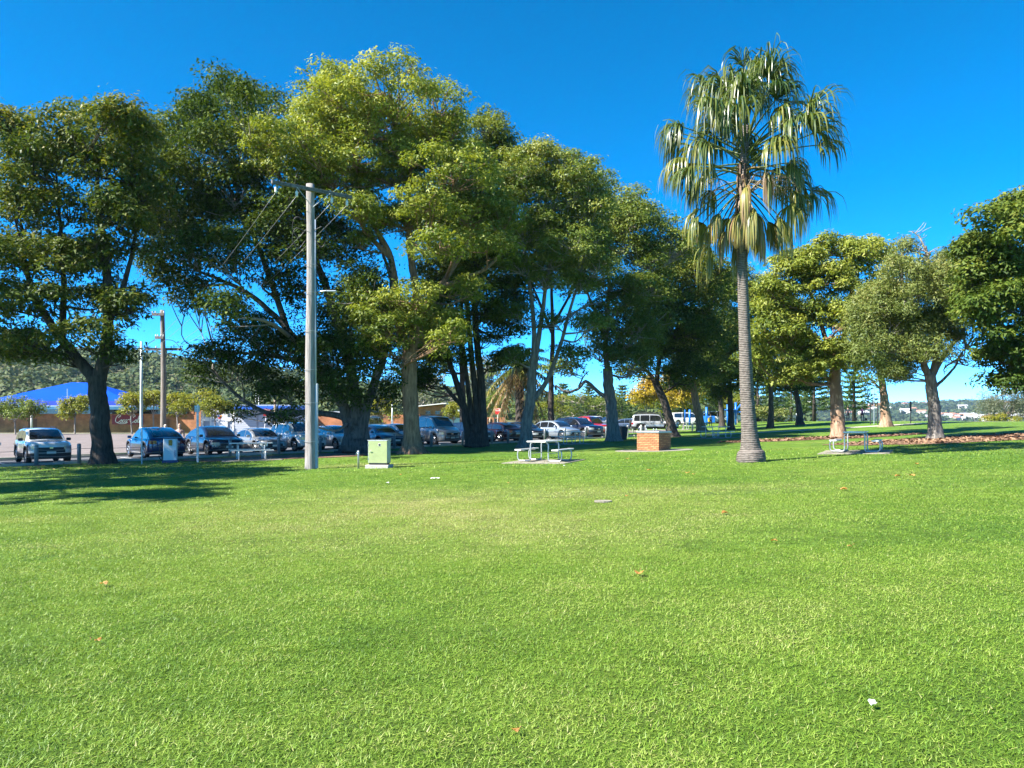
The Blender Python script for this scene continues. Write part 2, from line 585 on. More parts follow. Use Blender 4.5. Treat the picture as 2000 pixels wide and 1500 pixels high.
# loose bark chips on the mulch
def chips():
    n = 5200
    th = RNG.uniform(0, 6.283, n); f = np.sqrt(RNG.random(n)) * .98
    x = np.where(np.arange(n) % 3 > 0, 24.5 + 9 * f * np.cos(th), 18.6 + 6.5 * f * np.cos(th))
    y = np.where(np.arange(n) % 3 > 0, 36.6 + 3.1 * f * np.sin(th) + .1 * 9 * f * np.cos(th), 44.6 + 2 * f * np.sin(th) + .1 * 6.5 * f * np.cos(th))
    az = RNG.uniform(0, 6.283, n); L = RNG.uniform(.05, .14, n); wd = L * RNG.uniform(.25, .6, n)
    t = np.stack([np.cos(az), np.sin(az), RNG.uniform(-.3, .5, n)], 1) * L[:, None]
    s = np.stack([-np.sin(az), np.cos(az), RNG.uniform(-.4, .4, n)], 1) * wd[:, None]
    p = np.stack([x, y, GZ(x, y) + RNG.uniform(.03, .06, n)], 1)
    V = np.stack([p - t - s * .5, p + t - s, p + t * .9 + s, p - t + s * .6], 1).reshape(-1, 3)
    o = quads('bark_chips', V, np.arange(4 * n).reshape(-1, 4), leaf_mat('chip', [(0.09, 0.045, 0.025), (0.20, 0.11, 0.06), (0.36, 0.22, 0.13)], trans=0.0, rough=.9), tint=RNG.random(n))
    tag(o, 'loose brown bark chips covering the mulched tree beds', 'bark chips', kind='stuff')
chips()
# brown leaf litter strewn thinly under the tree row
def litter():
    n = 1500
    s = RNG.uniform(-2, 44, n); t = RNG.normal(4.8, 2.6, n); t = np.abs(t - 3.2) + 3.2
    x = P0.x + U.x * s + H.x * t; y = P0.y + U.y * s + H.y * t
    az = RNG.uniform(0, 6.283, n); L = RNG.uniform(.03, .075, n)
    a = np.stack([np.cos(az), np.sin(az), RNG.uniform(-.2, .5, n)], 1) * L[:, None]
    b = np.stack([-np.sin(az), np.cos(az), RNG.uniform(-.3, .3, n)], 1) * (L * .6)[:, None]
    p = np.stack([x, y, GZ(x, y) + RNG.uniform(.02, .045, n)], 1)
    V = np.stack([p - a, p - b, p + a, p + b], 1).reshape(-1, 3)
    o = quads('leaf_litter', V, np.arange(4 * n).reshape(-1, 4), leaf_mat('litter', [(0.10, 0.05, 0.02), (0.22, 0.12, 0.05), (0.36, 0.24, 0.11)], trans=0.1, rough=.9), tint=RNG.random(n))
    tag(o, 'thin brown leaf litter under the row of trees', 'leaf litter', kind='stuff')
litter()
# ------------------------------------------------------------------ trees
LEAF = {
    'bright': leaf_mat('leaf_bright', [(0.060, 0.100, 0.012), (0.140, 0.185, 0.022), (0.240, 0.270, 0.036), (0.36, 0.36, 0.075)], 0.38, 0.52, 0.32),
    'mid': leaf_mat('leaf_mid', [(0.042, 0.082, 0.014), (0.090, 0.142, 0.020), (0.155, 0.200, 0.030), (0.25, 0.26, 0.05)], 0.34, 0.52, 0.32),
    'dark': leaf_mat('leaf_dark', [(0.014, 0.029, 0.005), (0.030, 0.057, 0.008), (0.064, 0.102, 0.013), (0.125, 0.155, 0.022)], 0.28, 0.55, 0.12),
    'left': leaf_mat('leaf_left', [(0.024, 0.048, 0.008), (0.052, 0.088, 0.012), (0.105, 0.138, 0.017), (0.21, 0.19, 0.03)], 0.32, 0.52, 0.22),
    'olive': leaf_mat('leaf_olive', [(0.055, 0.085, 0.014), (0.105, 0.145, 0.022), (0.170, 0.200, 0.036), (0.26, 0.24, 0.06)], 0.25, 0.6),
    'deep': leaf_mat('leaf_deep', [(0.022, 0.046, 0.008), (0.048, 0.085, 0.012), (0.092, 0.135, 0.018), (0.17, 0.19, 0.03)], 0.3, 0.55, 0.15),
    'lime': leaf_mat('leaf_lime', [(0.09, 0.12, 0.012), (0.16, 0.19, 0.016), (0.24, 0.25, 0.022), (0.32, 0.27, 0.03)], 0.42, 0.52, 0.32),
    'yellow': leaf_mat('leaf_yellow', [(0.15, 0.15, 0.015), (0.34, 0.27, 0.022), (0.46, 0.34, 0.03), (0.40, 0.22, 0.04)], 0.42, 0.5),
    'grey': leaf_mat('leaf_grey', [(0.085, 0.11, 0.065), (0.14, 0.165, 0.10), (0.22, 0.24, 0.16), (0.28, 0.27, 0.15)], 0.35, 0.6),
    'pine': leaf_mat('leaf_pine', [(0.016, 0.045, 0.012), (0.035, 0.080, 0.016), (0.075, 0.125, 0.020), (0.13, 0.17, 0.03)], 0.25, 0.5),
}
BARK = {
    'dark': bark_mat('bark_dark', (0.022, 0.018, 0.015), (0.085, 0.070, 0.058)),
    'fig': bark_mat('bark_fig', (0.045, 0.040, 0.036), (0.17, 0.155, 0.14)),
    'grey': bark_mat('bark_grey', (0.085, 0.075, 0.065), (0.26, 0.235, 0.205)),
    'orange': bark_mat('bark_orange', (0.10, 0.058, 0.036), (0.33, 0.205, 0.125)),
    'peel': bark_mat('bark_peel', (0.13, 0.075, 0.045), (0.46, 0.31, 0.21), patch=(0.20, 0.12, 0.075)),
    'twig': bark_mat('bark_twig', (0.16, 0.135, 0.115), (0.36, 0.32, 0.28), bump=.3),
}

LEAF_N = 1.72; LEAF_S = 0.86
def flare(amount, k, seed, hgt=0.9):
    ph = seed * 1.7
    def f(P, th):
        z = P[:, 2:3] - P[0, 2]
        e = np.exp(-np.maximum(z, 0) / (hgt * .45))
        lob = 0.5 + 0.5 * np.sin(k * th[None] + ph + .5 * np.sin(2 * th[None]))
        knob = 1 + .04 * np.sin(3 * th[None] + z * .7 + ph) + .03 * np.sin(5 * th[None] - z * 1.3) + .02 * np.sin(9 * th[None] + z * .4)
        return knob * (1 + e * amount * (.35 + lob))
    return f

def leaves(centres, rad, n_leaf, L, Wd, flat, rng, droop=0.25, up=0.75, tint_base=None, shell=0.35):
    """kite-shaped leaves spread over small domes; returns verts, quads, tint"""
    c = np.asarray(centres); rad = np.asarray(rad)
    wgt = rad ** 2; wgt /= wgt.sum()
    idx = rng.choice(len(c), n_leaf, p=wgt)
    d = rng.normal(size=(n_leaf, 3)); d /= np.linalg.norm(d, axis=1)[:, None]
    d[:, 2] = np.where(d[:, 2] < -0.6, -d[:, 2] * .6, d[:, 2])
    u = (shell + (1 - shell) * rng.random(n_leaf)) ** .6 * (1 + .22 * rng.normal(size=n_leaf) * (rng.random(n_leaf) < .35))
    r = rad[idx]
    p = c[idx] + d * np.stack([r, r, r * flat], 1) * u[:, None]
    nrm = d * .75 + rng.normal(size=(n_leaf, 3)) * .45
    nrm[:, 2] += up
    nrm /= np.linalg.norm(nrm, axis=1)[:, None]
    t = d + rng.normal(size=(n_leaf, 3)) * .7
    t[:, 2] -= droop
    t -= (t * nrm).sum(1)[:, None] * nrm
    t /= np.linalg.norm(t, axis=1)[:, None] + 1e-9
    s = np.cross(nrm, t)
    ll = L * rng.uniform(.6, 1.25, n_leaf); ww = Wd * rng.uniform(.7, 1.2, n_leaf)
    base_ = p - t * (ll * .5)[:, None]
    tip = p + t * (ll * .5)[:, None] - nrm * (ll * .14)[:, None]
    a = base_ - s * (ww * .5)[:, None]; b = base_ + s * (ww * .5)[:, None]
    V = np.stack([a, b, tip], 1).reshape(-1, 3)
    Q = np.arange(3 * n_leaf).reshape(-1, 3)
    cl = rng.normal(0, .13, len(c))[idx]
    tb = 0.45 if tint_base is None else np.asarray(tint_base)[idx]
    tint = np.clip(tb + cl + rng.normal(0, .17, n_leaf), 0.0, 1.0)
    return V, Q, tint

def tree(name, label, px, Y, stems, clumps, leaf='mid', bark='grey', n_leaf=20000, L=0.22, Wd=0.10, sub=0.85, flat=0.62,
         seed=1, spread=0.55, group=None, cat='tree', back=0.7, k_sub=1.0, limb=1.0, up=.75, droop=.25, toplight=0.25, fl=(0.55, 5, .9), twig=0.35, bare=(), dz=0.0):
    rng = np.random.default_rng(seed)
    B = base(px, Y, dz)
    root = empty(name, B, 0, label, cat, group)
    Bn = np.array(B)
    # stems
    SV = []; SQ = []; off = 0
    samp = []; srad = []
    for si, (pts, r0, r1) in enumerate(stems):
        W3 = []
        for q in pts:
            dy = q[2] if len(q) > 2 else 0.0
            W3.append(np.array(at(q[0], q[1], Y + dy)))
        if si == 0:
            W3[0] = Bn.copy(); W3[0][2] -= .12
        n = max(10, int(len(W3) * 5))
        P = spline(W3, n)
        wob = rng.normal(0, 1, (n, 3)) * 0.016 * r0 / .3
        wob[0] = 0
        P = P + wob
        rr = np.linspace(0, 1, n) ** .9
        rad = r0 + (r1 - r0) * rr
        ns = 20 if si == 0 else (12 if r0 > .12 else 7)
        V, Qd = tube_arrays(P - Bn, rad, ns, flare(fl[0], fl[1], seed, fl[2]) if (si == 0 or pts[0][1] > 840) else flare(0, 3, seed + si))
        SV.append(V); SQ.append(Qd + off); off += len(V)
        samp.append(P); srad.append(rad)
    quads('trunk', np.vstack(SV), np.vstack(SQ), BARK[bark], root, smooth=True)
    S = np.vstack(samp); SR = np.concatenate(srad)
    # clumps of foliage
    cx = [c[0] for c in clumps]
    half = (max(cx) - min(cx)) / 2 * Y / F + .8
    mx = (max(cx) + min(cx)) / 2
    CC = []; CR = []
    for c in clumps:
        for rep in range(2):
            if rep and rng.random() > back: continue
            f = (c[0] - mx) * Y / F / half
            lim = math.sqrt(max(.1, 1 - f * f)) * half * spread
            if len(c) > 4 and rep == 0: dy = c[4]
            else: dy = (-1 if rep == 0 else 1) * abs(rng.normal(.35, .35)) * lim
            p = np.array(at(c[0] + rng.normal(0, 6) * rep, c[1] + rng.normal(0, 5) * rep, Y + dy)); p[2] -= sub * .3
            a = c[2] * Y / F * 1.05; h = c[3] * Y / F * 1.17
            CC.append(p); CR.append((a, (a + h) * .5 * .95, h))
    LV = []; LQ = []; lo = 0
    subs = []; srd = []; tb = []
    zs = np.array([p[2] for p in CC]); z0, z1 = zs.min(), zs.max() + 1e-3
    def add_tube(P, r, n):
        nonlocal lo
        V, Qd = tube_arrays(P - Bn, r, n)
        LV.append(V); LQ.append(Qd + lo); lo += len(V)
    for p, r in zip(CC, CR):
        # limb from the nearest lower stem point
        dist = np.linalg.norm((S - p) * np.array([1, 1, .8]), axis=1) + 2.5 * np.maximum(0, S[:, 2] - p[2] + .4)
        k = int(np.argmin(dist)); s0 = S[k]
        d = p - s0; ln = np.linalg.norm(d)
        mid = s0 + d * .45 + np.array([rng.normal(0, .12), rng.normal(0, .12), -.10 + rng.normal(0, .08)]) * ln
        lp = spline([s0, mid, p + np.array([0, 0, -r[2] * .2])], 10)
        r0 = min(SR[k] * .7, .035 + .017 * ln) * limb
        add_tube(lp, np.linspace(r0, .022, 10), 6)
        ns = max(4, int(k_sub * 3.2 * (r[0] * r[2] + r[0] * r[1]) / (sub * sub)))
        dd = rng.normal(size=(ns, 3)); dd /= np.linalg.norm(dd, axis=1)[:, None]
        dd[:, 2] = np.where(dd[:, 2] < -.7, -dd[:, 2] * .7, dd[:, 2])
        uu = rng.uniform(.3, 1.0, ns) ** .7 * rng.choice([1.0, 1.0, 1.0, 1.22], ns)
        uu = np.where((dd[:, 2] > .25) & (uu > 1), 1.0, uu)
        sc = p + dd * np.array(r) * uu[:, None]
        subs.append(sc); srd.append(rng.uniform(.4, 1.4, ns) * sub)
        tb.append(.36 + toplight * (sc[:, 2] - z0) / (z1 - z0) + rng.normal(0, .05))  # toplight: light put into the tint, leaves paler towards the crown top
        for q in sc[rng.random(ns) < twig]:
            a = lp[rng.integers(4, 10)]
            m = (a + q) / 2 + rng.normal(0, .12, 3)
            add_tube(spline([a, m, q], 5), np.linspace(.034, .012, 5) * max(1, Y / 45), 4)
    # bare, dead twigs
    for (bx, by, br, nb) in bare:
        p = np.array(at(bx, by, Y)); k = int(np.argmin(np.linalg.norm(S - p, axis=1) + 2 * np.maximum(0, S[:, 2] - p[2] + .3)))
        s0 = S[k]
        for _ in range(nb):
            e = p + rng.normal(0, 1, 3) * br * Y / F * np.array([.6, .5, .6])
            m = (s0 * .5 + e * .5) + rng.normal(0, .15, 3)
            P = spline([s0, m, e], 7)
            add_tube(P, np.linspace(.06, .018, 7), 5)
            for __ in range(5):
                a = P[rng.integers(3, 7)]
                e2 = a + rng.normal(0, 1, 3) * .35 + np.array([0, 0, .15])
                add_tube(spline([a, (a + e2) / 2 + rng.normal(0, .06, 3), e2], 4), np.linspace(.022, .010, 4), 4)
    quads('branches', np.vstack(LV), np.vstack(LQ), BARK['orange' if bark in ('orange', 'peel') else ('dark' if bark == 'dark' else 'twig')], root, smooth=True)['kind'] = 'stuff'
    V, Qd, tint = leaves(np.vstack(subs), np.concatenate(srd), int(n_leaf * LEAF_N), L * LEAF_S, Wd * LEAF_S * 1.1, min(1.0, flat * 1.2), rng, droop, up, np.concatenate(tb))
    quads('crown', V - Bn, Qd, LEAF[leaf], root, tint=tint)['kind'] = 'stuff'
    return root

# --- tree at the left edge, shaded trunk, lit top
tree('broadleaf_tree', 'tall leafy tree with dark forked trunk beside the white SUV', 200, 34,
     [([(200, 905), (197, 850), (194, 790), (188, 735)], .44, .37),
      ([(190, 745), (150, 700), (105, 640), (60, 560), (40, 470)], .30, .08),
      ([(192, 745), (206, 690), (212, 600), (204, 490), (190, 380), (195, 300)], .33, .06),
      ([(208, 640), (240, 560), (262, 470), (270, 380)], .16, .04),
      ([(120, 660), (125, 560), (118, 450), (110, 340)], .17, .04)],
     [(25, 255, 55, 40), (110, 240, 45, 38), (200, 228, 65, 34), (262, 262, 50, 42), (60, 310, 65, 45), (150, 300, 65, 45), (230, 330, 70, 45), (40, 395, 65, 45),
      (130, 400, 60, 42), (215, 415, 60, 42), (285, 370, 38, 48), (25, 490, 55, 45), (105, 490, 60, 40), (190, 500, 55, 38), (255, 460, 40, 40), (20, 585, 55, 40),
      (95, 585, 55, 36), (190, 580, 50, 36), (255, 585, 32, 26), (50, 655, 60, 30), (140, 650, 50, 28), (215, 640, 42, 34), (235, 680, 24, 16), (15, 675, 40, 28), (90, 690, 36, 16)],
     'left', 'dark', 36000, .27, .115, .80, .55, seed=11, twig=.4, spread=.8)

# --- the big dark fig
tree('fig_tree', 'massive dark green fig with buttressed trunk and arching low limb', 695, 41,
     [([(697, 884), (695, 860), (694, 838), (694, 815)], .60, .42),
      ([(688, 872), (682, 830), (655, 760), (600, 690), (540, 620), (470, 565), (390, 530)], .36, .07),
      ([(698, 872), (696, 800), (680, 700), (640, 570), (590, 450), (545, 340), (500, 240)], .40, .05),
      ([(706, 872), (712, 810), (738, 730), (762, 650), (765, 560), (740, 470)], .34, .06),
      ([(688, 825), (660, 812), (600, 806), (530, 808), (480, 785), (435, 745), (415, 715)], .21, .05),
      ([(640, 720), (560, 700), (480, 690), (410, 690)], .16, .04),
      ([(560, 640), (500, 470), (440, 350), (410, 260)], .18, .04)],
     [(470, 200, 62, 46), (400, 232, 55, 42), (505, 250, 48, 45), (430, 290, 80, 50), (352, 262, 45, 40), (360, 345, 62, 50), (460, 375, 80, 52), (560, 420, 75, 55),
      (640, 470, 75, 55), (335, 440, 45, 45), (420, 480, 75, 52), (520, 525, 80, 55), (620, 580, 85, 55), (720, 560, 65, 55), (300, 520, 36, 30), (370, 555, 45, 36),
      (440, 600, 38, 26), (400, 600, 26, 18), (490, 640, 55, 36), (560, 680, 75, 45), (650, 690, 75, 52), (740, 690, 58, 55), (420, 685, 42, 26), (392, 720, 30, 22), (470, 720, 60, 34),
      (550, 752, 60, 24), (640, 750, 60, 30), (740, 760, 36, 26), (470, 800, 26, 14), (540, 812, 40, 10), (575, 480, 60, 45), (690, 640, 60, 50), (590, 350, 40, 40), (560, 800, 22, 10), (302, 245, 40, 36), (315, 310, 45, 45), (285, 390, 36, 42), (320, 400, 50, 46), (300, 460, 40, 36), (395, 420, 60, 50), (500, 440, 60, 50), (440, 180, 50, 32), (530, 190, 30, 30)],
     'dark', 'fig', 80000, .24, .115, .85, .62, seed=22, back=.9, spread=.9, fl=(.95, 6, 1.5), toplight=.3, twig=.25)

# --- the bright tree in the middle
tree('orange_barked_tree', 'tall bright green tree with reddish limbs behind the green cabinet', 805, 38.5,
     [([(806, 886), (803, 830), (800, 770), (800, 690)], .44, .36),
      ([(798, 700), (778, 600), (762, 500), (725, 430), (695, 340), (690, 240)], .24, .05),
      ([(802, 700), (815, 600), (802, 500), (797, 420), (803, 320), (800, 210)], .28, .05),
      ([(812, 640), (850, 570), (905, 545), (955, 520), (990, 480)], .18, .05),
      ([(830, 600), (880, 530), (915, 470), (935, 410)], .17, .05),
      ([(760, 500), (730, 470), (690, 420), (620, 380), (560, 340)], .15, .04),
      ([(800, 420), (840, 340), (860, 260)], .14, .04)],
     [(655, 178, 72, 52), (760, 160, 85, 42), (848, 200, 55, 50), (640, 255, 70, 50), (725, 250, 90, 52), (830, 265, 70, 50), (885, 250, 34, 40), (600, 230, 36, 45),
      (520, 262, 46, 34), (565, 330, 62, 34), (505, 318, 36, 26), (650, 345, 80, 36), (760, 345, 75, 34), (890, 325, 85, 36), (935, 365, 50, 26),
      (800, 430, 85, 34), (900, 415, 100, 34), (978, 420, 48, 32), (750, 415, 50, 22), (950, 470, 55, 30), (860, 470, 50, 24), (700, 470, 40, 26),
      (735, 590, 46, 34), (805, 572, 66, 26), (755, 640, 58, 44), (850, 640, 54, 40), (800, 610, 60, 30), (880, 655, 34, 26), (735, 670, 30, 24), (700, 560, 30, 24), (925, 560, 36, 30), (690, 300, 66, 42), (790, 300, 66, 42), (620, 305, 46, 36), (840, 395, 66, 28), (700, 400, 56, 30), (600, 290, 36, 36), (585, 260, 34, 30)],
     'bright', 'orange', 74000, .24, .10, .64, .48, seed=33, spread=.75, fl=(1.25, 7, .75), toplight=.22, twig=.45)

# --- the group of dark stems
tree('many_stemmed_tree', 'dark tree with a cluster of several thick stems beside the van', 925, 46,
     [([(930, 869), (929, 850), (928, 828)], .52, .40),
      ([(918, 872), (905, 790), (882, 720), (864, 640), (850, 540)], .27, .08),
      ([(924, 868), (917, 790), (905, 680), (890, 590)], .22, .07),
      ([(934, 868), (928, 770), (916, 640), (908, 520), (905, 430)], .25, .07),
      ([(945, 872), (940, 760), (930, 640), (922, 500), (940, 360), (957, 260)], .30, .05),
      ([(915, 805), (890, 780), (875, 762), (866, 752)], .15, .10),
      ([(925, 640), (960, 655), (1000, 655)], .10, .04)],
     [(955, 245, 38, 32), (975, 290, 32, 36), (930, 300, 36, 34), (965, 350, 50, 26), (880, 470, 55, 42), (905, 560, 46, 36), (960, 545, 40, 36), (855, 600, 36, 42),
      (980, 610, 46, 24), (842, 685, 36, 34), (955, 660, 34, 18), (985, 700, 34, 22), (880, 640, 36, 26), (1000, 560, 36, 26), (900, 690, 30, 20), (820, 650, 40, 30), (880, 390, 40, 34), (1000, 325, 40, 32), (935, 420, 56, 36), (985, 470, 46, 32), (930, 500, 46, 32), (860, 530, 46, 36), (940, 600, 44, 28), (860, 655, 42, 32), (1000, 640, 36, 20), (835, 738, 36, 24), (905, 330, 36, 34)],
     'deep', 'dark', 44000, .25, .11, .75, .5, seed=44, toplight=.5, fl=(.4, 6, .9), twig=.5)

# --- grey forked tree left of the pale hatchback
tree('forked_grey_tree', 'slender grey tree forking low in front of the parked hatchback', 1025, 44,
     [([(1025, 873), (1030, 820), (1036, 770), (1040, 720)], .36, .26),
      ([(1038, 740), (1043, 640), (1032, 540), (1020, 450), (1030, 370)], .17, .04),
      ([(1040, 740), (1055, 640), (1066, 560), (1078, 480), (1085, 380)], .18, .04),
      ([(1034, 790), (1068, 745), (1092, 680), (1112, 610), (1135, 530), (1150, 440)], .17, .04),
      ([(1060, 640), (1100, 625), (1140, 600), (1175, 590)], .09, .03)],
     [(1040, 308, 55, 30), (1100, 325, 58, 38), (1150, 350, 42, 38), (1020, 365, 46, 34), (1080, 395, 58, 30), (1142, 415, 46, 34), (1040, 455, 46, 28), (1110, 470, 52, 28),
      (1000, 515, 38, 22), (1062, 545, 44, 18), (1130, 550, 38, 22), (1012, 610, 34, 18), (1085, 625, 40, 14), (1000, 690, 34, 18), (1120, 690, 30, 14), (1150, 630, 34, 18), (985, 440, 40, 28), (985, 390, 36, 24), (1060, 350, 52, 32), (1120, 375, 46, 32), (1165, 390, 36, 32), (1060, 430, 50, 26), (1150, 470, 42, 28), (1080, 510, 46, 22), (1170, 515, 36, 24), (1020, 335, 40, 30)],
     'mid', 'grey', 42000, .22, .095, .70, .48, seed=55, toplight=.35, twig=.55, spread=.6)

# --- tree by the wheelie bin
tree('pale_limbed_tree', 'grey trunked tree with a bent horizontal limb beside the black bin', 1200, 52,
     [([(1202, 863), (1196, 820), (1190, 770), (1186, 720)], .46, .33),
      ([(1187, 730), (1182, 650), (1190, 560), (1182, 470), (1185, 400)], .22, .05),
      ([(1190, 780), (1168, 765), (1145, 745), (1128, 760), (1105, 765), (1085, 752)], .15, .07),
      ([(1186, 690), (1225, 640), (1260, 590), (1275, 530)], .15, .04),
      ([(1184, 640), (1150, 580), (1140, 510)], .13, .04),
      ([(1130, 755), (1140, 735), (1150, 725)], .07, .03)],
     [(1192, 390, 46, 28), (1242, 425, 46, 34), (1172, 440, 46, 26), (1128, 495, 30, 24), (1220, 480, 56, 34), (1272, 495, 40, 38), (1190, 550, 46, 24), (1250, 560, 56, 34),
      (1150, 610, 46, 22), (1222, 630, 56, 28), (1170, 680, 46, 18), (1240, 700, 50, 24), (1115, 715, 38, 14), (1280, 620, 40, 34), (1140, 560, 34, 20), (1235, 385, 40, 26), (1285, 445, 46, 36), (1325, 480, 46, 36), (1200, 430, 50, 32), (1160, 500, 42, 26), (1250, 500, 50, 32), (1210, 590, 50, 26), (1270, 560, 46, 32), (1190, 640, 46, 22), (1250, 645, 46, 26), (1220, 690, 46, 20), (1150, 430, 36, 28)],
     'mid', 'grey', 42000, .24, .11, .80, .5, seed=66, toplight=.32, twig=.5, bare=[(1175, 470, 60, 9)])

# --- leaning tree and the darker ones behind the palm
tree('leaning_tree', 'dark tree leaning left behind the brick barbecue', 1318, 58,
     [([(1318, 852), (1306, 810), (1290, 768), (1276, 738)], .36, .25),
      ([(1278, 742), (1262, 724), (1235, 722), (1205, 726)], .15, .05),
      ([(1282, 750), (1292, 670), (1305, 590), (1310, 520)], .20, .05),
      ([(1290, 700), (1330, 650), (1355, 590)], .13, .04)],
     [(1300, 520, 52, 38), (1350, 555, 52, 42), (1290, 600, 55, 42), (1360, 635, 46, 42), (1300, 675, 55, 34), (1345, 705, 46, 30), (1395, 590, 38, 48), (1255, 665, 38, 26), (1245, 720, 40, 14), (1385, 660, 40, 34), (1375, 520, 44, 36), (1330, 600, 50, 45), (1320, 640, 50, 40), (1270, 560, 46, 40), (1360, 480, 36, 26), (1400, 540, 36, 34), (1330, 730, 44, 22), (1270, 620, 44, 36)],
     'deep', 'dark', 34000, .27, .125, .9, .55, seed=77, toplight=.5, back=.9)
tree('tan_trunk_tree', 'tree with a slanting tan trunk between leaning tree and palm', 1372, 72,
     [([(1372, 839), (1364, 810), (1358, 780), (1352, 740)], .42, .3), ([(1354, 745), (1362, 680), (1380, 600)], .22, .06), ([(1354, 750), (1335, 710), (1320, 660)], .16, .05)],
     [(1400, 548, 30, 26), (1390, 600, 36, 36), (1370, 660, 40, 34), (1345, 715, 44, 26), (1395, 720, 36, 26), (1335, 745, 34, 14), (1320, 680, 34, 30), (1410, 650, 30, 34)],
     'mid', 'orange', 14000, .30, .14, 1.0, .55, seed=78, toplight=.4)
tree('shaded_tree', 'dark straight trunked tree just left of the fan palm', 1428, 76,
     [([(1430, 839), (1427, 800), (1425, 750), (1420, 680), (1412, 600)], .34, .12), ([(1426, 780), (1412, 740), (1400, 700)], .14, .05)],
     [(1408, 545, 26, 26), (1425, 590, 32, 36), (1410, 650, 36, 36), (1440, 660, 30, 40), (1400, 710, 34, 30), (1440, 725, 34, 28), (1415, 755, 34, 14)],
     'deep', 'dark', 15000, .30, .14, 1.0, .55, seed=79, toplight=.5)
tree('shaded_tree', 'thin dark trunked tree second to the left of the palm', 1411, 88,
     [([(1412, 829), (1408, 790), (1402, 750), (1400, 690)], .34, .16)],
     [(1400, 640, 30, 30), (1380, 690, 34, 30), (1412, 700, 30, 28), (1392, 745, 36, 18)],
     'dark', 'dark', 8000, .34, .16, 1.1, .55, seed=80, toplight=.3)
tree('glossy_green_tree', 'bright green dense tree just right of the palm trunk', 1505, 74,
     [([(1507, 830), (1506, 790), (1505, 750), (1498, 690), (1490, 620)], .30, .10), ([(1505, 760), (1530, 720), (1545, 670)], .14, .05)],
     [(1448, 535, 26, 20), (1468, 585, 44, 34), (1520, 610, 44, 42), (1460, 650, 42, 42), (1512, 690, 50, 34), (1452, 712, 26, 28), (1545, 715, 36, 34), (1475, 730, 34, 24), (1500, 550, 34, 26), (1550, 640, 30, 34)],
     'bright', 'dark', 26000, .30, .13, .85, .6, seed=81, toplight=.2, back=.9)
tree('shaded_tree', 'dark leaning trunk tree left of the peeling barked tree', 1563, 82,
     [([(1568, 824), (1560, 795), (1554, 765), (1545, 720)], .38, .2), ([(1556, 775), (1535, 755), (1515, 740)], .14, .05)],
     [(1530, 700, 36, 32), (1570, 715, 36, 34), (1545, 745, 44, 18), (1590, 735, 30, 20), (1550, 670, 34, 30)],
     'dark', 'dark', 11000, .32, .15, 1.1, .55, seed=82, toplight=.3)
tree('peeling_bark_tree', 'broad yellow green tree with pale peeling trunk behind picnic table', 1637, 45,
     [([(1638, 850), (1635, 800), (1632, 760), (1630, 725)], .40, .32),
      ([(1630, 735), (1612, 660), (1590, 590), (1560, 530)], .20, .05),
      ([(1632, 735), (1650, 650), (1662, 570), (1665, 500)], .22, .05),
      ([(1632, 760), (1612, 735), (1590, 715), (1570, 690)], .12, .05),
      ([(1640, 690), (1690, 640), (1705, 580)], .14, .04)],
     [(1560, 502, 46, 28), (1622, 482, 56, 26), (1690, 482, 46, 26), (1550, 548, 55, 34), (1612, 540, 56, 34), (1680, 535, 46, 34), (1505, 575, 38, 32), (1590, 610, 55, 32), (1655, 610, 46, 32),
      (1702, 590, 38, 34), (1620, 685, 46, 32), (1565, 670, 40, 30), (1662, 695, 44, 26), (1600, 715, 36, 18), (1530, 620, 38, 30), (1535, 500, 26, 16), (1500, 645, 44, 34), (1555, 730, 36, 18), (1482, 700, 36, 32), (1690, 650, 40, 32), (1730, 520, 34, 30)],
     'bright', 'peel', 44000, .25, .11, .72, .5, seed=83, toplight=.18, twig=.4)
tree('flaking_bark_tree', 'tree with flaking tan trunk on the crest beside the ladder frame', 1730, 62,
     [([(1732, 823), (1728, 790), (1724, 755), (1718, 710), (1712, 650)], .42, .16), ([(1724, 765), (1705, 745), (1690, 735)], .1, .04), ([(1724, 740), (1745, 710), (1755, 680)], .14, .05)],
     [(1715, 640, 44, 38), (1745, 670, 40, 32), (1695, 690, 40, 28), (1735, 715, 34, 18), (1690, 735, 26, 10), (1700, 610, 40, 30), (1750, 620, 36, 34)],
     'mid', 'peel', 13000, .28, .12, .9, .55, seed=84, toplight=.25)
tree('feathery_olive_tree', 'feathery olive green tree with bare twigs rising from the mulch', 1828, 38,
     [([(1830, 859), (1826, 810), (1820, 765), (1816, 735)], .31, .26),
      ([(1816, 745), (1800, 700), (1775, 630), (1762, 550), (1765, 490)], .20, .04),
      ([(1818, 745), (1828, 690), (1832, 620), (1820, 540), (1808, 480)], .18, .04),
      ([(1824, 758), (1846, 738), (1866, 715), (1874, 695), (1886, 680)], .09, .03),
      ([(1822, 735), (1846, 690), (1872, 660), (1892, 620)], .13, .03),
      ([(1805, 710), (1770, 690), (1735, 670), (1700, 650)], .10, .03)],
     [(1768, 490, 24, 28), (1758, 535, 36, 34), (1722, 578, 40, 32), (1782, 585, 44, 34), (1842, 560, 42, 42), (1692, 618, 36, 28), (1742, 635, 46, 32), (1802, 635, 46, 34),
      (1852, 620, 38, 36), (1702, 675, 40, 28), (1752, 685, 46, 28), (1812, 680, 40, 26), (1740, 722, 32, 14), (1880, 560, 28, 36), (1870, 650, 26, 18), (1685, 655, 26, 22), (1800, 540, 30, 30), (1780, 715, 30, 16), (1845, 510, 26, 24)],
     'olive', 'grey', 62000, .18, .05, .55, .85, seed=85, toplight=.2, up=.35, droop=.1, bare=[(1808, 488, 30, 6), (1895, 668, 40, 8), (1870, 690, 36, 5), (1740, 640, 40, 3)], limb=.8)
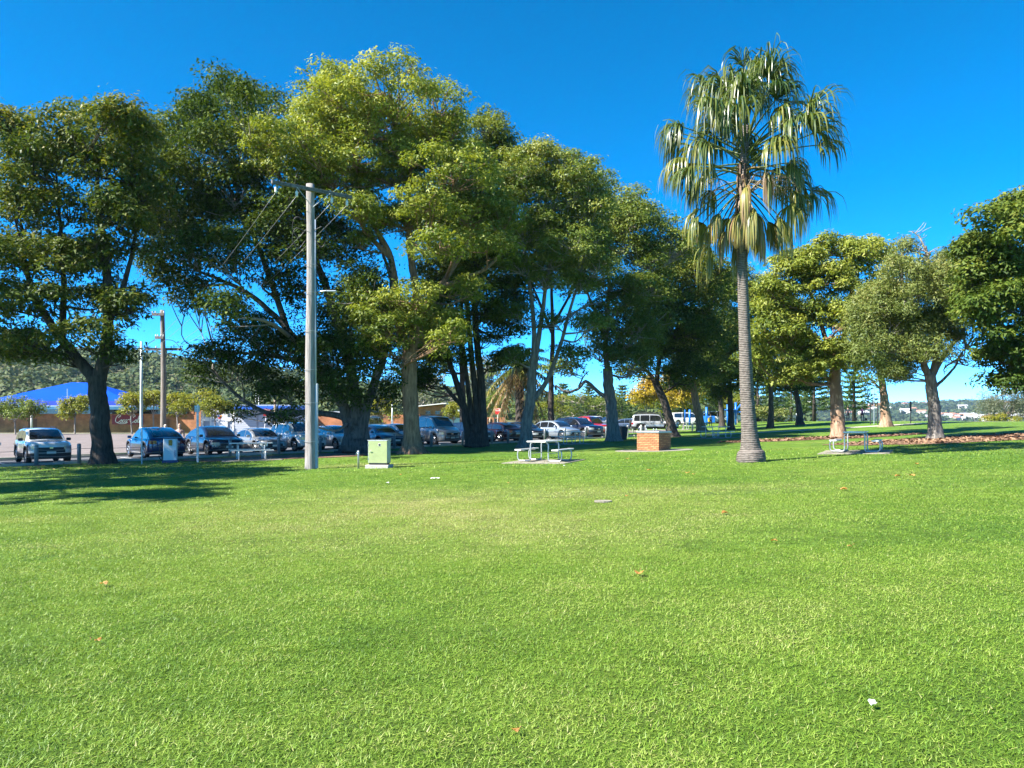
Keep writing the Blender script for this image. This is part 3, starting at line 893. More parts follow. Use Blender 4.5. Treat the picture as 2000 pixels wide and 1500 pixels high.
tree('spreading_edge_tree', 'dark green tree overhanging from the right edge of the lawn', 2085, 33,
     [([(2085, 880), (2078, 800), (2070, 720), (2060, 640)], .42, .3), ([(2065, 680), (2030, 600), (1985, 520), (1960, 450)], .2, .05), ([(2065, 690), (2100, 580), (2080, 450)], .2, .05),
      ([(2070, 730), (2020, 690), (1975, 670), (1940, 650)], .14, .04)],
     [(1958, 440, 44, 40), (2005, 405, 50, 42), (1918, 482, 40, 32), (1980, 515, 54, 42), (1920, 550, 46, 34), (1992, 595, 52, 42), (1930, 622, 44, 32), (1962, 672, 44, 28), (1992, 735, 40, 36), (1945, 690, 30, 20),
      (2060, 430, 60, 45), (2060, 520, 60, 50), (2070, 620, 60, 50), (2130, 480, 60, 50), (2140, 580, 60, 50), (2050, 700, 50, 30), (1895, 520, 30, 24), (1885, 570, 26, 24), (1905, 600, 34, 26), (1900, 470, 30, 24)],
     'deep', 'dark', 40000, .24, .12, .72, .55, seed=86, toplight=.45, twig=.4)
tree('silvery_shrub', 'silvery grey green willowy shrub on the crest at right edge', 1965, 78,
     [([(1965, 826), (1962, 800), (1958, 775)], .12, .07), ([(1965, 820), (1985, 780), (2000, 750)], .10, .03), ([(1963, 815), (1945, 790), (1935, 770)], .08, .03)],
     [(1962, 758, 34, 24), (1992, 740, 36, 26), (1932, 785, 24, 18), (1980, 795, 40, 22), (2015, 790, 40, 30), (1940, 805, 24, 16), (2030, 750, 36, 30)],
     'grey', 'twig', 11000, .26, .07, .8, .7, seed=87, cat='shrub', up=.3, toplight=.1)
tree('yellow_flowering_bush', 'low yellow green bush on the crest before the far town', 1948, 74,
     [([(1948, 824), (1946, 818), (1944, 812)], .05, .03), ([(1948, 823), (1965, 816), (1975, 812)], .05, .02)],
     [(1935, 817, 16, 5), (1960, 816, 18, 6), (1980, 817, 12, 4)], 'lime', 'twig', 1500, .2, .08, .4, .6, seed=88, cat='bush')

# --- trees out of the frame whose shade lies on the lawn and on the trees at the left
tree('neighbour_tree', 'tall tree beyond the left edge casting shade over the cars', -600, 28,
     [([(-600, 940), (-595, 800), (-590, 600)], .45, .32), ([(-590, 640), (-700, 400), (-760, 240)], .2, .05), ([(-590, 640), (-480, 400), (-400, 240)], .2, .05)],
     [(-850, 250, 130, 90), (-600, 120, 150, 90), (-380, 260, 130, 90), (-720, 400, 130, 70), (-480, 420, 130, 70), (-300, 380, 80, 60), (-600, 270, 160, 90), (-240, 300, 60, 40)],
     'left', 'dark', 8000, .36, .17, .8, .55, seed=90, spread=.9, k_sub=.6)
tree('neighbour_tree', 'very tall tree beyond the left edge shading the edge of the lawn', -517, 21.5,
     [([(-517, 960), (-515, 700), (-510, 350)], .45, .32), ([(-510, 400), (-640, 150), (-700, -60)], .2, .05), ([(-510, 400), (-400, 150), (-330, -60)], .2, .05)],
     [(-720, 200, 140, 70), (-560, 20, 150, 70), (-400, 200, 120, 70), (-620, 330, 140, 50), (-430, 340, 120, 45), (-540, 180, 160, 80), (-330, 260, 80, 40), (-800, 100, 90, 70), (-300, 380, 70, 36)],
     'left', 'dark', 9500, .30, .14, .6, .5, seed=92, spread=.8, k_sub=.6)
tree('neighbour_tree', 'spreading tree beyond the left edge shading the near lawn', -1330, 15,
     [([(-1330, 1000), (-1325, 700), (-1320, 300)], .4, .28), ([(-1320, 350), (-1500, 0), (-1560, -200)], .18, .05), ([(-1320, 350), (-1130, 0), (-1060, -200)], .18, .05)],
     [(-1600, -60, 170, 36), (-1330, -260, 190, 40), (-1040, -100, 170, 36), (-1300, 20, 190, 30), (-1500, -180, 150, 36), (-1120, -220, 150, 30), (-900, 40, 120, 22), (-1450, 120, 130, 22), (-1150, 160, 110, 20), (-950, -190, 90, 22)],
     'left', 'dark', 9000, .30, .15, .6, .5, seed=91, spread=.8, k_sub=.7)

# --- a second row farther back closes the gaps
tree('back_row_tree', 'green crown filling the gap behind the forked grey tree', 1078, 64,
     [([(1078, 850), (1076, 760), (1080, 640), (1075, 520)], .3, .1), ([(1078, 650), (1040, 560), (1010, 500)], .14, .05), ([(1078, 640), (1120, 560), (1140, 490)], .14, .05)],
     [(1000, 500, 50, 40), (1050, 450, 55, 40), (1110, 440, 55, 40), (1160, 480, 50, 40), (1030, 540, 45, 26), (1130, 530, 45, 26), (1080, 500, 55, 36), (980, 560, 36, 26)],
     'deep', 'dark', 15000, .30, .13, 1.0, .55, seed=95, toplight=.4)
tree('back_row_tree', 'green crown filling the gap behind the thick dark stems', 905, 62,
     [([(905, 850), (903, 760), (900, 640), (905, 520)], .3, .1), ([(903, 650), (870, 560), (850, 480)], .14, .05), ([(903, 640), (950, 560), (970, 490)], .14, .05)],
     [(850, 480, 55, 45), (900, 430, 55, 40), (960, 440, 55, 40), (870, 560, 50, 40), (960, 530, 50, 36), (910, 500, 55, 40), (830, 620, 46, 40), (880, 640, 46, 30), (820, 700, 40, 36), (790, 740, 40, 30), (860, 710, 40, 26)],
     'dark', 'dark', 19000, .30, .13, 1.0, .55, seed=96, toplight=.3)
# ------------------------------------------------------------------ palms
def ribbon(P, wd, S):
    """flat strip along points P, half width wd, side direction S -> verts, quads"""
    A = P - S * wd[:, None]; B = P + S * wd[:, None]
    V = np.empty((2 * len(P), 3)); V[0::2] = A; V[1::2] = B
    k = np.arange(len(P) - 1) * 2
    return V, np.stack([k, k + 1, k + 3, k + 2], 1)

def fan_frond(dirv, pet_len, seglen, spread, age, rng):
    """fan leaf: petiole, then segments that radiate and hang"""
    VV = []; QQ = []; TT = []; o = 0
    d = np.array(dirv, float); d /= np.linalg.norm(d)
    side = np.cross(d, [0, 0, 1.0]); side /= np.linalg.norm(side) + 1e-9
    g = np.array([0, 0, -1.0])
    t = np.linspace(0, 1, 7)[:, None]
    sag = pet_len * (.10 + .25 * age)
    P = d * pet_len * t + g * sag * t ** 2
    V, Q = tube_arrays(P, np.linspace(.035, .018, 7), 5)
    VV.append(V); QQ.append(Q); TT.append(np.full(len(Q), .34 if age < .8 else .9)); o += len(V)
    hub = P[-1]
    ax = P[-1] - P[-2]; ax /= np.linalg.norm(ax)
    upv = np.cross(side, ax)
    ns = 40
    fst = rng.uniform(.26, .56); rol = rng.normal(0, .45)
    side, upv = side * math.cos(rol) + upv * math.sin(rol), upv * math.cos(rol) - side * math.sin(rol)
    for k in range(ns):
        if rng.random() < .12: continue
        a = (k / (ns - 1) - .5) * 2 * spread + rng.normal(0, .03)
        sd = ax * math.cos(a) + side * math.sin(a) + upv * .12 * math.cos(a)
        L = seglen * (1 - .28 * abs(a / spread) ** 2) * rng.uniform(.88, 1.1)
        n = 7
        pts = [hub.copy()]; cur = sd / np.linalg.norm(sd)
        stiff = (fst + rng.normal(0, .09)) * (1 - .55 * age)
        for j in range(1, n):
            f = j / (n - 1)
            if f > stiff:
                cur = cur + g * (1.15 + .9 * age) * (0.5 if f < stiff + .2 else 1.0) + rng.normal(0, .06, 3)
                cur /= np.linalg.norm(cur)
            pts.append(pts[-1] + cur * L / (n - 1))
        pts = np.array(pts)
        sv = np.cross(sd, [0, 0, 1.0]) + rng.normal(0, .25, 3); sv /= np.linalg.norm(sv) + 1e-9
        wd = np.array([.008, .022, .027, .025, .019, .011, .002]) * rng.uniform(.8, 1.15)
        V, Q = ribbon(pts, wd, sv)
        VV.append(V); QQ.append(Q + o); o += len(V)
        base_t = np.clip(rng.normal(.16 + .62 * age, .13), 0, .95)
        TT.append(np.clip(base_t + np.linspace(0, .16, len(Q)), 0, 1))
    return np.vstack(VV), np.vstack(QQ), np.concatenate(TT)

PALM = leaf_mat('palm_frond', [(0.022, 0.055, 0.016), (0.055, 0.095, 0.022), (0.14, 0.165, 0.030), (0.27, 0.235, 0.055), (0.27, 0.165, 0.085)], 0.3, 0.36, 0.6)
def ring_bark(name, c1, c2, freq):
    m, n, out = new_mat(name)
    tc = n.nodes.new('ShaderNodeTexCoord')
    wv = n.nodes.new('ShaderNodeTexWave'); wv.bands_direction = 'Z'; wv.inputs['Scale'].default_value = freq
    wv.inputs['Distortion'].default_value = 2.2; wv.inputs['Detail'].default_value = 3; wv.inputs['Detail Scale'].default_value = 2.0
    nz = n.nodes.new('ShaderNodeTexNoise'); nz.inputs['Scale'].default_value = 9; nz.inputs['Detail'].default_value = 6
    n.links.new(tc.outputs['Object'], wv.inputs[0]); n.links.new(tc.outputs['Object'], nz.inputs['Vector'])
    ad = n.nodes.new('ShaderNodeMath'); ad.operation = 'MULTIPLY_ADD'; ad.inputs[1].default_value = .45
    n.links.new(wv.outputs['Fac'], ad.inputs[0]); n.links.new(nz.outputs['Fac'], ad.inputs[2])
    r = ramp(n, [(.4, c1), (.95, c2)])
    n.links.new(ad.outputs[0], r.inputs[0])
    b = n.nodes.new('ShaderNodeBsdfPrincipled'); b.inputs['Roughness'].default_value = .9; b.inputs['Specular IOR Level'].default_value = .2
    n.links.new(r.outputs[0], b.inputs['Base Color'])
    bp = n.nodes.new('ShaderNodeBump'); bp.inputs['Strength'].default_value = .8; bp.inputs['Distance'].default_value = .04
    n.links.new(ad.outputs[0], bp.inputs['Height']); n.links.new(bp.outputs[0], b.inputs['Normal'])
    n.links.new(b.outputs[0], out.inputs[0])
    return m

def fan_palm():
    Y = 25.4
    B = base(1467, Y)
    root = empty('fan_palm', B, 0, 'tall fan palm with drooping fronds standing alone on the lawn', 'palm tree')
    Bn = np.array(B)
    px = [(1467, 902), (1466, 880), (1463, 840), (1458, 760), (1454, 650), (1450, 540), (1449, 440), (1452, 350), (1457, 245)]
    P = spline([np.array(at(a, b, Y)) for a, b in px], 160) - Bn
    P[0] = (0, 0, -.1)
    z = P[:, 2]
    rad = np.interp(z, [0, .12, .34, .42, .6, 1.0, 2.0, 4, 7, 8.6, 9.4, 11.2], [.48, .49, .45, .36, .32, .27, .235, .20, .165, .165, .19, .12])
    # leaf-scar rings as real ridges
    rad = rad * (1 + .035 * ((z * 11) % 1.0 - .5) * (z > .45))
    V, Q = tube_arrays(P, rad, 24, lambda P_, th: 1 + .03 * np.sin(5 * th[None] + 3) + .10 * np.exp(-np.maximum(P_[:, 2:3], 0) / .3) * np.sin(7 * th[None] + 1) * .5)
    quads('trunk', V, Q, ring_bark('palm_trunk', (0.060, 0.049, 0.042), (0.185, 0.160, 0.138), 5.2), root, smooth=True)
    # old leaf bases and fibres below the crown
    rng = np.random.default_rng(5)
    VV = []; QQ = []; o = 0
    for k in range(170):
        i = rng.integers(112, 146); th = rng.uniform(0, 6.283)
        c = P[i]; d = np.array([math.cos(th), math.sin(th), 0])
        p0 = c + d * .12
        ln = rng.uniform(.3, .85)
        pts = np.array([p0 + np.array([0, 0, .1]), p0 + d * .10, p0 + d * .13 + [0, 0, -ln * .45], p0 + d * .06 + [0, 0, -ln]])
        V, Q = ribbon(pts, np.array([.05, .045, .035, .012]), np.cross(d, [0, 0, 1.0]))
        VV.append(V); QQ.append(Q + o); o += len(V)
    quads('fibre_skirt', np.vstack(VV), np.vstack(QQ), leaf_mat('palm_fibre', [(0.06, 0.035, 0.022), (0.15, 0.095, 0.062), (0.28, 0.20, 0.14)], .1, .9), root, tint=rng.random(sum(len(q) for q in QQ)))
    # fronds from the top down: young, upright ones first, old hanging ones last
    N = 98
    top = P[-1]; H0 = P[131]
    for k in range(N):
        f = (k + .5) / N
        th = k * 2.39996 + rng.normal(0, .4)
        el = math.radians(np.interp(f, [0, .15, .4, .65, .85, 1.0], [86, 58, 30, 5, -26, -52]) + rng.normal(0, 13))
        d = (math.cos(el) * math.cos(th), math.cos(el) * math.sin(th), math.sin(el))
        org = top * (1 - f) + H0 * f
        age = float(np.interp(f, [0, .5, .8, 1], [0, .2, .55, .85])) + rng.normal(0, .05)
        dead = (k in (62, 75, 86, 93))
        if dead: age = .92
        age = min(max(age, 0), 1)
        pet = np.interp(f, [0, .15, .4, .8, 1], [1.9, 2.1, 2.4, 1.8, .9]) * rng.uniform(.66, 1.15)
        seg = np.interp(f, [0, .3, 1], [1.6, 1.75, 1.35]) * rng.uniform(.8, 1.15)
        V, Q, T = fan_frond(d, pet, seg, (rng.uniform(1.0, 1.6) if age < .6 else rng.uniform(.6, 1.1)) if f > .1 else 1.0, age, rng)
        fr = quads('frond', V, Q, PALM, root, loc=tuple(org), tint=T)
        if dead: fr['label'] = 'dead yellow brown hanging frond'
    # wispy flower stalks
    VV = []; QQ = []; o = 0
    for k in range(6):
        th = rng.uniform(0, 6.28); d = np.array([math.cos(th), math.sin(th), .25])
        P1 = spline([H0, H0 + d * .9 + [0, 0, .3], H0 + d * 1.7 + [0, 0, -.1]], 8)
        V, Q = tube_arrays(P1, np.linspace(.03, .01, 8), 5); VV.append(V); QQ.append(Q + o); o += len(V)
        for j in range(26):
            a = P1[rng.integers(3, 8)]; e = a + rng.normal(0, .22, 3) + [0, 0, -.35]
            V, Q = tube_arrays(spline([a, (a + e) / 2 + rng.normal(0, .05, 3), e], 4), np.linspace(.008, .004, 4), 3)
            VV.append(V); QQ.append(Q + o); o += len(V)
    quads('flower_stalks', np.vstack(VV), np.vstack(QQ), pbr('flower_stalk', (0.27, 0.21, 0.15), .9), root)
fan_palm()

def feather_palm():
    """date palm behind the forked tree: arching feather fronds, the lower ones dry"""
    Y = 70
    B = base(1015, Y)
    root = empty('date_palm', B, 0, 'date palm with hanging brown fronds behind the forked tree', 'palm tree')
    zc = float(at(1015, 715, Y).z - B.z)
    rng = np.random.default_rng(9)
    MB().lathe([(.55, 0), (.45, .4), (.40, 2), (.42, zc - .8), (.62, zc - .2), (.4, zc + .3)], 18).build('trunk', BARK['dark'], root, smooth=True)
    for k in range(46):
        f = k / 45
        th = k * 2.39996
        el = math.radians(np.interp(f, [0, .25, .5, 1], [80, 30, -12, -66]) + rng.normal(0, 6))
        L = rng.uniform(3.4, 4.6)
        d = np.array([math.cos(el) * math.cos(th), math.cos(el) * math.sin(th), math.sin(el)])
        t = np.linspace(0, 1, 14)[:, None]
        P = d * L * t + np.array([0, 0, -1.0]) * L * .5 * t ** 2
        VV = []; QQ = []; o = 0
        V, Q = tube_arrays(P, np.linspace(.05, .015, 14), 4); VV.append(V); QQ.append(Q); o += len(V)
        side = np.cross(d, [0, 0, 1.0]); side /= np.linalg.norm(side)
        for j in range(84):
            u = .12 + .88 * j / 83
            c = P[min(13, int(u * 13))]; tg = P[min(13, int(u * 13) + 1)] - P[max(0, min(13, int(u * 13)) - 1)]; tg /= np.linalg.norm(tg) + 1e-9
            for s in (-1, 1):
                ll = .75 * (1 - .5 * abs(u - .4)) * rng.uniform(.8, 1.1)
                dv = side * s * .75 + tg * .6 + np.array([0, 0, -.45]) + rng.normal(0, .12, 3); dv /= np.linalg.norm(dv)
                pts = np.array([c, c + dv * ll * .5, c + dv * ll + [0, 0, -.2 * ll]])
                V, Q = ribbon(pts, np.array([.014, .05, .006]), np.cross(dv, [0, 0, 1.0])); VV.append(V); QQ.append(Q + o); o += len(V)
        nq = sum(len(q) for q in QQ)
        fr = quads('frond', np.vstack(VV), np.vstack(QQ), PALM, root, loc=(0, 0, zc), tint=np.clip(np.interp(f, [0, .45, .6, 1], [.15, .35, .85, 1.0]) + rng.normal(0, .08, nq), 0, 1))
feather_palm()

# ------------------------------------------------------------------ utility poles, wires
WOOD = bark_mat('pole_wood', (0.15, 0.135, 0.125), (0.37, 0.34, 0.315), scale=2.5, stretch=(7, 7, .35), bump=.8)
ARMW = bark_mat('arm_wood', (0.06, 0.055, 0.05), (0.20, 0.18, 0.165), scale=4, stretch=(2, 2, 2), bump=.5)
STEEL = pbr('galvanised_steel', (0.42, 0.44, 0.45), .45, .75, var=.18, scale=9)
PIPE = pbr('grey_conduit', (0.30, 0.34, 0.38), .55, .1, var=.1, scale=5)
PORC = pbr('porcelain', (0.62, 0.60, 0.56), .25)
BLACK = pbr('black_rubber', (0.015, 0.015, 0.016), .5)
UP = Vector((0, 0, 1))
NP = base(607, 27.0)
def near_pole():
    root = empty('power_pole', NP, 0, 'weathered grey timber power pole with crossarm beside the cabinet', 'power pole')
    top = at(606, 360, 27.0).z - NP.z
    P = [Vector((0, 0, -.2)), Vector((.0, 0, 1.5)), Vector((-.02, 0, 4)), Vector((.01, 0, 7)), Vector((-.02, 0, top))]
    V, Q = tube_arrays(spline([tuple(p) for p in P], 40), np.interp(np.linspace(0, 1, 40), [0, .2, 1], [.215, .195, .145]), 18,
                       lambda P_, th: 1 + .025 * np.sin(4 * th[None] + P_[:, 2:3] * .5) + .02 * np.sin(9 * th[None] - P_[:, 2:3] * .3))
    b = MB().add(V, Q); b.f.append(tuple(len(V) - 18 + i for i in range(18)))
    b.build('pole', WOOD, root, smooth=True)
    # cable guard and conduit up the right side
    MB().box((.215, -.02, 1.55), (.10, .13, 3.1)).build('cable_guard', PIPE, root, bevel=.01)
    MB().tube([(.19, -.06, 3.05), (.185, -.06, 5), (.17, -.05, 7.2), (.17, -.05, top - 1.3)], .035, 8).build('conduit', PIPE, root, smooth=True)
    MB().tube([(.20, .03, 3.05), (.19, .04, 5.6), (.18, .04, top - 2.2)], .022, 8).build('cable', BLACK, root, smooth=True)
    for z in (1.0, 2.4, 3.6, 5.0, 6.4, 7.4):
        MB().tube([(.235 * math.cos(a), .235 * math.sin(a), z) for a in np.linspace(0, 6.28, 17)], .008, 5, False).build('strap', STEEL, root)
    # crossarm
    aL, aR = at(532, 358, 26.1), at(687, 388, 27.9)
    a0, a1 = aL - NP, aR - NP
    d = (a1 - a0); mid = (a0 + a1) / 2; L = d.length
    ang = math.atan2(d.y, d.x)
    perp = Vector((math.sin(ang), -math.cos(ang), 0))
    mid = Vector((0, 0, mid.z)) + perp * .20
    M = Matrix.Rotation(ang, 3, 'Z')
    MB().box(mid, (L, .11, .13), ang).build('crossarm', ARMW, root, bevel=.008)
    u = Vector((math.cos(ang), math.sin(ang), 0))
    ends = []
    for k in (-1, 1):
        p = mid + u * k * .62 + perp * .07 - UP * .04
        q = Vector((0, 0, mid.z - .62)) + perp * .17
        MB().tube([p, q], .014, 6).build('brace', STEEL, root)
    for f in (-.45, -.2, .24, .44):
        p = mid + u * L * f
        i = MB().lathe([(.02, -.30), (.05, -.26), (.05, -.22), (.035, -.20), (.055, -.16), (.055, -.12), (.02, -.08), (.015, 0)], 10).build('insulator', PORC, root, loc=p - UP * .065, smooth=True)
        ends.append(NP + p - UP * .33)
    # looped service leads
    for s, z in ((-1, top - 1.35), (1, top - 1.7), (-1, top - 1.75)):
        MB().tube(spline([(s * .16, -.12, z), (s * .5, -.15, z + .12), (s * .62, -.15, z - .25), (s * .42, -.12, z - .62), (s * .16, -.1, z - .3)], 18), .012, 5).build('lead', BLACK, root, smooth=True)
    # street light arm to the right, lower down
    zl = at(620, 570, 27).z - NP.z
    MB().tube([(.15, 0, zl), (.55, .02, zl + .04), (.62, .02, zl + .04)], .025, 8).build('lamp_arm', STEEL, root, smooth=True)
    MB().box((.76, .02, zl + .03), (.34, .12, .05)).build('lamp_head', PIPE, root, bevel=.015)
    return ends
near_ends = near_pole()
FP = base(318, 55)
def far_pole():
    root = empty('power_pole', FP, 0, 'brown timber power pole with two low crossarms behind the blue car', 'power pole')
    top = at(318, 606, 55).z - FP.z
    V, Q = tube_arrays(spline([(0, 0, -.2), (0.05, 0, top * .5), (-.04, 0, top)], 24), np.linspace(.21, .15, 24), 14)
    b = MB().add(V, Q); b.f.append(tuple(len(V) - 14 + i for i in range(14)))
    b.build('pole', bark_mat('pole_brown', (0.11, 0.09, 0.075), (0.30, 0.26, 0.22), scale=2.5, stretch=(7, 7, .35), bump=.8), root, smooth=True)
    ends = []; left = []
    for (y, x0, x1, dy) in ((617, 300, 324, -.25), (662, 306, 322, -.2), (680, 282, 353, .22)):
        p, q = at(x0, y - 1, 55) - FP, at(x1, y + (4 if y > 670 else -3), 55) - FP
        c = (p + q) / 2; c.y = dy
        MB().box(c, ((q - p).length, .13, .19), 0).build('crossarm', ARMW, root)
        for f in (-.46, -.22, .2, .46):
            pp = c + Vector(((q - p).length * f, 0, .065))
            MB().lathe([(.03, 0), (.05, .05), (.035, .08), (.05, .12), (.02, .17)], 8).build('insulator', PORC, root, loc=pp, smooth=True)
            if y == 680: ends.append(FP + pp + UP * .15)
            if y != 662: left.append(FP + pp + UP * .15)
    for s in (-1, 1):
        MB().tube([(s * .75, .22, at(318, 681, 55).z - FP.z), (0, .18, at(318, 681, 55).z - FP.z - .75)], .015, 5).build('brace', STEEL, root)
    MB().tube(spline([(-.5, -.2, at(0, 664, 55).z - FP.z), (-1.1, 0, at(0, 672, 55).z - FP.z), (-1.3, .2, at(0, 682, 55).z - FP.z)], 10), .02, 5).build('lead', BLACK, root)
    MB().tube(spline([(.2, -.2, at(0, 664, 55).z - FP.z), (.8, 0, at(0, 666, 55).z - FP.z), (1.3, .2, at(0, 682, 55).z - FP.z)], 10), .02, 5).build('lead', BLACK, root)
    return ends, left
far_ends, far_left = far_pole()
WIRE = pbr('aluminium_wire', (0.30, 0.30, 0.30), .5, .6)
def wire(a, b, sag, name, label, r=.008, grp='overhead wires'):
    a, b = Vector(a), Vector(b)
    pts = []
    for t in np.linspace(0, 1, 18):
        p = a.lerp(b, t); p.z -= sag * 4 * t * (1 - t); pts.append(p)
    o = MB().tube([p - a for p in pts], r, 5).build(name, WIRE, None, loc=a, smooth=True)
    return tag(o, label, 'wire', grp)
for k, (a, b) in enumerate(zip(near_ends, far_ends)):
    wire(a, b, .55, 'overhead_wire', ['thin wire from the left end of the near crossarm to far pole', 'thin wire second from the left on the near crossarm',
         'thin wire third from the left on the near crossarm', 'thin wire from the right end of the near crossarm'][k])
for k, (a, lb) in enumerate(zip((far_left[0], far_left[3], far_left[4], far_left[7]), ('from the left end of the brown pole top arm', 'from the right end of the brown pole top arm', 'from the left end of the brown pole low arm', 'from the right end of the brown pole low arm'))):
    b = Vector((a.x - 45, a.y - 12 + k * .3, a.z + .2))
    wire(a, b, .7, 'overhead_wire', 'thin wire running left ' + lb, 0.008, 'wires left of the brown pole')

def lamp_post(px, Y, ytop, label, h2=True):
    B = base(px, Y); root = empty('lamp_post', B, 0, label, 'lamp post')
    top = at(px, ytop, Y).z - B.z
    MB().lathe([(.15, 0), (.15, .25), (.105, .3), (.09, top * .5), (.07, top)], 12).build('post', pbr('pale_steel', (0.44, 0.48, 0.45), .5, .5, var=.15, scale=4), root, smooth=True)
    MB().box((0, 0, 1.2), (.24, .2, .7)).build('base_cabinet', STEEL, root, bevel=.01)
    return root
lamp_post(276, 50, 667, 'pale slender steel post left of the brown power pole')
lamp_post(766, 84, 786, 'thin pale post behind the blue parked hatch')
# ------------------------------------------------------------------ parked cars
GLASS = pbr('car_glass', (0.010, 0.012, 0.015), .04, 0, 1.0, coat=.6)
TYRE = pbr('tyre', (0.012, 0.012, 0.012), .8)
RIM = pbr('alloy_rim', (0.42, 0.43, 0.45), .3, .9)
PLAST = pbr('black_plastic', (0.020, 0.020, 0.022), .55)
LAMP = pbr('headlamp_glass', (0.42, 0.45, 0.48), .06, .3, .9, coat=1)
TAIL = pbr('tail_lamp', (0.22, 0.008, 0.010), .12, 0, .8, coat=1)
PLATE = pbr('number_plate', (0.62, 0.62, 0.55), .45)
CHROME = pbr('chrome', (0.72, 0.73, 0.75), .1, 1.0)
def paint(name, c, metal=.35, rough=.28):
    return pbr('paint_' + name, c, rough, metal, .5, coat=1.0)

CARS = {
 # L, W, H, wheelbase, nose z, cowl z, belt z, deck z, x of windscreen base, roof start, roof end, rear glass base (from the front, metres), wheel radius
 'suv':     dict(L=4.60, W=1.86, H=1.69, wb=2.69, nose=.98, cowl=1.10, belt=1.08, deck=1.06, xs=(1.20, 2.02, 4.02, 4.52), wr=.36, zb=.27, clad=True, rails=True),
 'suv_big': dict(L=4.75, W=1.88, H=1.74, wb=2.75, nose=.98, cowl=1.12, belt=1.10, deck=1.08, xs=(1.25, 2.05, 4.15, 4.66), wr=.37, zb=.27, clad=False, rails=True),
 'crossover': dict(L=4.75, W=1.92, H=1.62, wb=2.89, nose=.86, cowl=1.02, belt=1.03, deck=1.10, xs=(1.05, 2.05, 3.25, 4.50), wr=.37, zb=.22, clad=False, rails=False),
 'hatch':   dict(L=4.20, W=1.76, H=1.48, wb=2.60, nose=.76, cowl=.95, belt=.94, deck=.98, xs=(1.00, 1.90, 3.45, 4.08), wr=.315, zb=.20, clad=False, rails=False),
 'sedan':   dict(L=4.60, W=1.79, H=1.44, wb=2.68, nose=.74, cowl=.94, belt=.93, deck=1.00, xs=(1.15, 2.10, 3.30, 4.02), wr=.32, zb=.19, clad=False, rails=False),
 'van':     dict(L=4.90, W=1.90, H=1.97, wb=3.00, nose=.98, cowl=1.20, belt=1.14, deck=1.14, xs=(.72, 1.55, 4.66, 4.86), wr=.345, zb=.22, clad=False, rails=True),
 'wagon4x4': dict(L=4.75, W=1.83, H=1.86, wb=2.79, nose=1.02, cowl=1.14, belt=1.14, deck=1.14, xs=(1.42, 2.00, 4.42, 4.66), wr=.39, zb=.36, clad=True, rails=False),
 'ute':     dict(L=5.20, W=1.85, H=1.80, wb=3.10, nose=1.02, cowl=1.14, belt=1.10, deck=1.10, xs=(1.40, 2.05, 3.10, 3.45), wr=.38, zb=.34, clad=False, rails=False),
}
